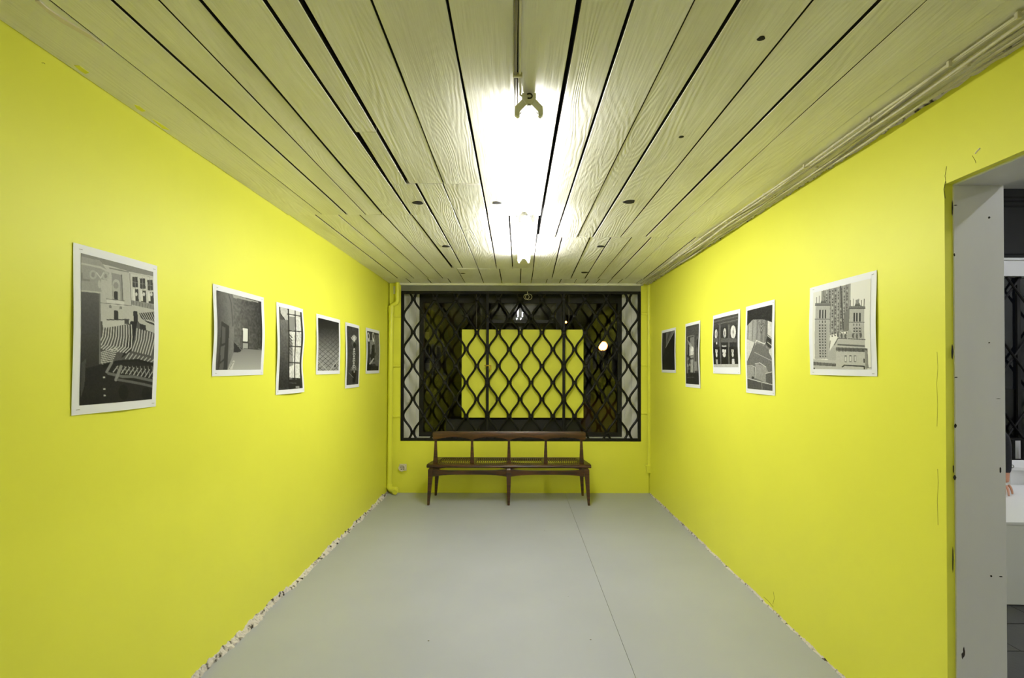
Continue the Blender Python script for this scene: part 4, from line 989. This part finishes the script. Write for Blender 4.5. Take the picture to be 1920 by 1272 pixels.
for k in range(-3, 5):
    for s_ in (-1, 1):
        xa = 5.39 + k * cw; h = zb1 - zl0
        za, zbb = (zl0, zb1); xb = xa + h * cw / ch
        x0, x1 = (xa, xb) if s_ > 0 else (xb, xa)
        t0, t1 = 0, 1
        lo, hi = 5.39, 7.31
        if x0 == x1: continue
        def clip(t): return x0 + (x1 - x0) * t
        ts = sorted([(lo - x0) / (x1 - x0), (hi - x0) / (x1 - x0)]); t0, t1 = max(0, ts[0]), min(1, ts[1])
        if t1 - t0 < .02: continue
        MB().tube([(clip(t0), HY1 + .045 + .012 * s_, za + (zbb - za) * t0), (clip(t1), HY1 + .045 + .012 * s_, za + (zbb - za) * t1)], .013, 6).build('lattice_bar', 'black', sf)
for x in (5.55, 6.2, 6.85): MB().box((x - .02, HY1 + .07, zl0), (x + .02, HY1 + .098, zb1)).build('mullion', 'black_frame', sf)
MB().box((5.39, HY1 + .03, zl0 - .015), (7.31, HY1 + .09, zl0 + .015)).build('frame_bar', 'black_frame', sf)
# white parapet with a black rail in front
zr = onY(1900, 864, HY1 - .06).z
rl = empty('low_railing', (6.3, HY1 - .06, 0), 'low black railing in front of the white panel under the hall shopfront', 'railing')
struct(MB().box((5.39, HY1 + .02, .3), (7.31, HY1 + .05, zl0 - .016)).build('trim_6', 'laminate'), 'white panel under the hall shopfront')
MB().box((5.2, HY1 - .08, zr - .03), (7.5, HY1 - .04, zr + .02)).build('rail', 'black', rl, bevel=.003)
for x in (5.25, 5.62, 5.99, 6.11, 6.48, 6.85, 7.22): MB().box((x - .018, HY1 - .07, 0), (x + .018, HY1 - .045, zl0 + .01)).build('post', 'black', rl, bevel=.003)
# white platform with a folded white display
tf = onZ(1895, 1135, 0); tz_ = onY(1895, 979, tf.y).z
pf = empty('white_platform', (tf.x + .5, tf.y + .6, 0), 'low white laminate platform standing in the hall beyond the doorway', 'platform')
TX0, TX1, TY0, TY1 = tf.x - .07, tf.x + 1.7, tf.y, tf.y + 1.25
def slabr(x0, x1, y0, y1, z0, z1): 
    sl_ = .035
    return MB().hexa([(x0, y0, z0), (x1, y0 - (x1 - x0) * sl_, z0), (x1, y1, z0), (x0, y1, z0), (x0, y0, z1), (x1, y0 - (x1 - x0) * sl_, z1), (x1, y1, z1), (x0, y1, z1)])
slabr(TX0, TX1, TY0, TY1, 0.004, tz_ - .02).build('plinth', 'laminate', pf)
slabr(TX0 - .004, TX1, TY0 - .004, TY1, tz_ - .02, tz_).build('top', 'laminate', pf, bevel=.002)
ya_ = onZ(1896, 909, tz_).y
wl = onY(1894.5, 900, ya_).x; wz = onY(1896, 871, ya_).z
ws = empty('folded_display', (wl + .3, ya_ + .1, tz_), 'white folded display box with a round hole standing on the platform', 'display')
MB().box((wl, ya_, tz_), (wl + .9, ya_ + .015, wz - .02)).build('front_panel', 'laminate', ws)
MB().box((wl, ya_ + .015, tz_), (wl + .015, ya_ + .2, wz - .02)).build('end_panel', 'laminate', ws)
MB().hexa([(wl - .002, ya_ - .012, wz - .045), (wl + .9, ya_ - .36, wz - .06), (wl + .9, ya_ + .2, wz - .02), (wl - .002, ya_ + .2, wz - .02),
           (wl - .002, ya_ - .012, wz - .02), (wl + .9, ya_ - .36, wz - .035), (wl + .9, ya_ + .2, wz), (wl - .002, ya_ + .2, wz)]).build('flap', 'laminate', ws)
hp = onY(1897.5, 874.5, ya_ - .014)
MB().tube([(hp.x + .012 * math.cos(a), ya_ - .016, hp.z - .002 + .012 * math.sin(a)) for a in [2 * math.pi * j / 16 for j in range(16)]], .004, 6, True).build('grommet', 'staple', ws, True)
# tube lamps of the hall
for k, (x, y) in enumerate(((3.4, .3), (3.4, 4.0), (5.8, .3), (5.8, 4.2))):
    z = HALL_H - .01
    ro = empty('hall_lamp', (x, y, z), 'lit tube lamp on the white hall ceiling ' + ('by the doorway wall, above the open floor', 'above the white platform', 'in the far corner away from the shopfront', 'in front of the shopfront')[k], 'lamp', 'tube lamps on the hall ceiling')
    MB().box((x - .06, y - .6, z - .05), (x + .06, y + .6, z)).build('housing', 'enamel', ro, bevel=.004)
    for s_ in (-1, 1):
        MB().tube([(x + s_ * .04, y - .56, z - .075), (x + s_ * .04, y + .56, z - .075)], .014, 10).build('tube', 'halltube', ro, True)
        for e_ in (-1, 1): MB().box((x + s_ * .04 - .012, y + e_ * .575 - .014, z - .09), (x + s_ * .04 + .012, y + e_ * .575 + .014, z - .045)).build('lamp_holder', 'enamel', ro)

# ------------------------------------------------------------------ seated person
def skin(name, nodes, edges, mat, parent=None, roots=(0,), sub=2):
    me = bpy.data.meshes.new(name); me.from_pydata([n[0] for n in nodes], edges, [])
    o = link(name, me, mat, parent); md = o.modifiers.new('skin', 'SKIN'); md.use_smooth_shade = True
    if not me.skin_vertices: 
        bm = bmesh.new(); bm.from_mesh(me); bm.verts.layers.skin.verify(); bm.to_mesh(me); bm.free()
    for i, n in enumerate(nodes):
        r_ = n[1] if isinstance(n[1], tuple) else (n[1], n[1]); me.skin_vertices[0].data[i].radius = r_; me.skin_vertices[0].data[i].use_root = i in roots
    sb = o.modifiers.new('sub', 'SUBSURF'); sb.levels = sub; sb.render_levels = sub
    return o
hd = onZ(1888, 929, tz_)                     # where the fingertips rest
YH = hd.y
wr_ = onY(1884.5, 893, YH + .055)
hx, hy, hz = hd.x - .37, hd.y + .26, tz_ + .15    # pelvis
el = onY(1880.5, 822, YH + .08)
V = Vector
def chain(specs): return specs
bn_ = []; be = []
def add(p, r_, par=None): bn_.append((tuple(p), r_)); i = len(bn_) - 1; (be.append((par, i)) if par is not None else None); return i
def person_nodes(k, torso, arms, legs, head, hands):
    pass
pel = add((hx, hy, hz), (.12, .13))
wst = add((hx + .05, hy, hz + .18), (.105, .13), pel); cst = add((hx + .1, hy, hz + .36), (.115, .155), wst); nkb = add((hx + .11, hy, hz + .49), (.07, .075), cst)
nk = add((hx + .10, hy, hz + .56), .052, nkb); hd0 = add((hx + .085, hy, hz + .64), (.07, .065), nk); hd1 = add((hx + .08, hy, hz + .73), (.095, .08), hd0); hd2 = add((hx + .1, hy, hz + .81), (.07, .062), hd1)
ls = add((hx + .11, hy - .16, hz + .44), .06, cst); lel = add(((hx + .11 + el.x) / 2 + .03, (hy - .16 + el.y) / 2, (hz + .44 + el.z) / 2), .05, ls); le2 = add(el, .045, lel); lw_ = add(wr_, .029, le2); pm = add(onY(1884.5, 906, YH + .042), (.034, .017), lw_)
rs = add((hx + .11, hy + .16, hz + .44), .06, cst); rel = add((hx - .08, hy + .22, hz + .2), .045, rs); rwr = add((hx - .3, hy + .12, hz + .09), .029, rel); rpm = add((hx - .37, hy + .09, hz + .085), (.018, .036), rwr)
for s_ in (-1, 1):
    hp_ = add((hx - .06, hy + s_ * .09, hz - .0), .088, pel); kn_ = add((hx - .5, hy + s_ * .11, hz - .01), .062, hp_); an = add((hx - .52, hy + s_ * .11, .09), .042, kn_); tt = add((hx - .66, hy + s_ * .12, .035), .034, an)
# fingers rooted in the palms, unequal and bent
roots = [pel]
def finger(base, pts, r0):
    i = add(base, r0); roots.append(i)
    for q, rr in pts: i = add(q, rr, i)
for k, (kx, ky, tx_, ty_) in enumerate(((1877.5, 910, 1877, 927), (1882, 911, 1884, 930), (1886.5, 911, 1891.5, 930.5), (1890.5, 909, 1898.5, 927.5))):
    kb = onY(kx, ky, YH + .036); tp_ = onZ(tx_, ty_, tz_ + .0065); d = tp_ - kb
    finger(kb, [(kb + d * .45 + V((.002, -.004, .008)), .0088), (kb + d * .76 + V((.001, -.003, .006)), .0078), (tp_, .0066)], .0096)
kb = onY(1879, 903, YH + .06); tp_ = onZ(1871, 921, tz_ + .008); d = tp_ - kb
finger(kb, [(kb + d * .5 + V((-.008, 0, .004)), .0105), (tp_, .008)], .0125)
for k in range(4):
    b0 = V((hx - .385, hy + .115 - .018 * k, hz + .083)); l_ = (.06, .075, .08, .07)[k]
    finger(b0, [(b0 + V((-l_ * .5, 0, .004)), .0088), (b0 + V((-l_ * .8, 0, -.010)), .008), (b0 + V((-l_, 0, -.024)), .0068)], .0098)
b0 = V((hx - .35, hy + .06, hz + .085)); finger(b0, [(b0 + V((-.03, -.03, -.004)), .010), (b0 + V((-.055, -.04, -.012)), .008)], .0115)
pe = skin('person', bn_, be, 'skin', None, tuple(roots))
tag(pe, 'person in dark navy clothes sitting on the white platform, one hand resting on it', 'person')
# clothing follows the same joints, a little wider
g = lambda i: bn_[i][0]
jn = [(g(pel), (.135, .145)), (g(wst), (.128, .15)), (g(cst), (.135, .175)), (g(nkb), (.082, .086)), (g(ls), .076), (g(lel), .062), (g(le2), .058), (tuple(wr_ + V((0, .004, .004))), .043), (g(rs), .076), (g(rel), .06), (tuple(V(g(rwr)) + V((.03, .01, .01))), .043)]
skin('jacket', jn, [(0, 1), (1, 2), (2, 3), (2, 4), (4, 5), (5, 6), (6, 7), (2, 8), (8, 9), (9, 10)], 'cloth', pe)
tn = [(g(pel), (.13, .14))]; te = []
for s_ in (-1, 1):
    a = len(tn); tn += [((hx - .06, hy + s_ * .09, hz), .1), ((hx - .5, hy + s_ * .11, hz - .01), .076), ((hx - .52, hy + s_ * .11, .14), .058)]; te += [(0, a), (a, a + 1), (a + 1, a + 2)]
skin('trousers', tn, te, 'cloth', pe)
for s_ in (-1, 1): skin('shoe', [((hx - .5, hy + s_ * .11, .05), .05), ((hx - .58, hy + s_ * .115, .045), (.042, .045)), ((hx - .68, hy + s_ * .12, .035), (.032, .04))], [(0, 1), (1, 2)], 'hair', pe)
skin('hair', [((hx + .135, hy, hz + .66), (.06, .07)), ((hx + .13, hy, hz + .75), (.085, .088)), ((hx + .09, hy, hz + .815), (.082, .075))], [(0, 1), (1, 2)], 'hair', pe)
fx = hx - .005
MB().loft([[(fx + .012, hy - .014, hz + .70), (fx + .012, hy + .014, hz + .70), (fx + .02, hy, hz + .745)], [(fx - .018, hy - .004, hz + .702), (fx - .018, hy + .004, hz + .702), (fx - .004, hy, hz + .74)]]).build('nose', 'skin', pe)
for s_ in (-1, 1):
    MB().lathe([(.0005, -.006), (.008, -.003), (.008, .003), (.0005, .006)], (fx + .012, hy + s_ * .03, hz + .745), 10).build('eye', 'dark', pe)
    MB().lathe([(.002, -.028), (.012, -.016), (.015, .01), (.004, .028)], (hx + .085, hy + s_ * .083, hz + .725), 8).build('ear', 'skin', pe)
MB().box((fx + .006, hy - .022, hz + .672), (fx + .02, hy + .022, hz + .68)).build('mouth', 'hair', pe, bevel=.002)

# ------------------------------------------------------------------ the street at night
struct(MB().box((-40, D + .35, -.25), (40, 90, -.16)).build('floor_street', 'asphalt'), 'dark asphalt street outside the window')
def lampost(px, py, dist, rad, h_, label):
    p = onY(px, py, dist)
    ro = empty('street_lamp', (p.x, p.y, -.16), label, 'lamp')
    MB().tube([(p.x, p.y, -.16), (p.x, p.y, p.z - rad * .8)], [.07, .045], 8).build('post', 'black', ro, True)
    MB().lathe([(rad * math.sin(a) + .002, -rad * math.cos(a)) for a in [math.pi * j / 10 for j in range(11)]], (p.x, p.y, p.z), 16).build('globe', 'sodium', ro, True)
    MB().tube([(p.x + rad * 1.06 * math.cos(a), p.y, p.z + rad * 1.06 * math.sin(a)) for a in [2 * math.pi * j / 24 for j in range(24)]], rad * .13, 8, True).build('glow_rim', 'amber', ro, True)  # torus added as the glare around the globe
    MB().lathe([(rad * .5, 0), (rad * .9, .02), (.01, .1)], (p.x, p.y, p.z + rad * .92), 12).build('cap', 'black', ro)
lampost(1130, 649, 24, .2, 0, 'bright orange globe street lamp outside the window')
lampost(1061, 604.5, 42, .085, 0, 'small orange street lamp seen far off above the yellow board')
# tree trunk and leaning boards outside
tp = onZ(822, 745, -.16); tp = onY(822, 700, D + 2.2)
tr = empty('street_tree', (tp.x, tp.y, -.16), 'rough grey tree trunk standing outside behind the window', 'tree')
MB().tube([(tp.x + .04 * math.sin(z * 2), tp.y, z) for z in np.linspace(-.16, 3.4, 14)], [.2 - .02 * i * .5 for i in range(14)], 9).build('trunk', 'bark', tr, True)
for a, b in (((tp.x, tp.y, 1.9), (tp.x - .5, tp.y + .3, 3.1)), ((tp.x, tp.y, 2.2), (tp.x + .6, tp.y - .2, 3.3))): MB().tube([a, b], [.07, .03], 7).build('branch', 'bark', tr, True)
for k, (p0, p1) in enumerate((((828, 560), (872, 612)), ((838, 585), (866, 690)))):
    a, b = onY(*p0, D + 1.9 - .06 * k), onY(*p1, D + 1.9 - .06 * k)
    d = (b - a).normalized(); b = a + d * ((a.z + .15) / -d.z) if k else b + d * 0; n_ = Vector((-d.z, 0, d.x)) * .07
    lbl = ('brown board fixed slantwise across the tree trunk outside', 'pale brown board leaning on the tree trunk outside')[k]
    tag(MB().hexa([tuple(a - n_), tuple(a + n_), tuple(a + n_ + V((0, .03, 0))), tuple(a - n_ + V((0, .03, 0))), tuple(b - n_), tuple(b + n_), tuple(b + n_ + V((0, .03, 0))), tuple(b - n_ + V((0, .03, 0)))]).build('board', 'board'), lbl, 'board')
# dark building across the street
bl = empty('street_building', (0, 60, -.16), 'dark unlit building far across the street', 'building')
MB().box((-30, 60, -.16), (34, 66, 14)).build('wall', 'render', bl)
wm = MB().box((-.7, 59.96, -1), (.7, 60.02, 1)).mesh('window'); wm.materials.append(M['black_frame'])
for j in range(3):
    for i in range(14):
        o = link('window', wm, None, bl); o.location = (-26 + i * 4, 0, 3 + j * 3.6)
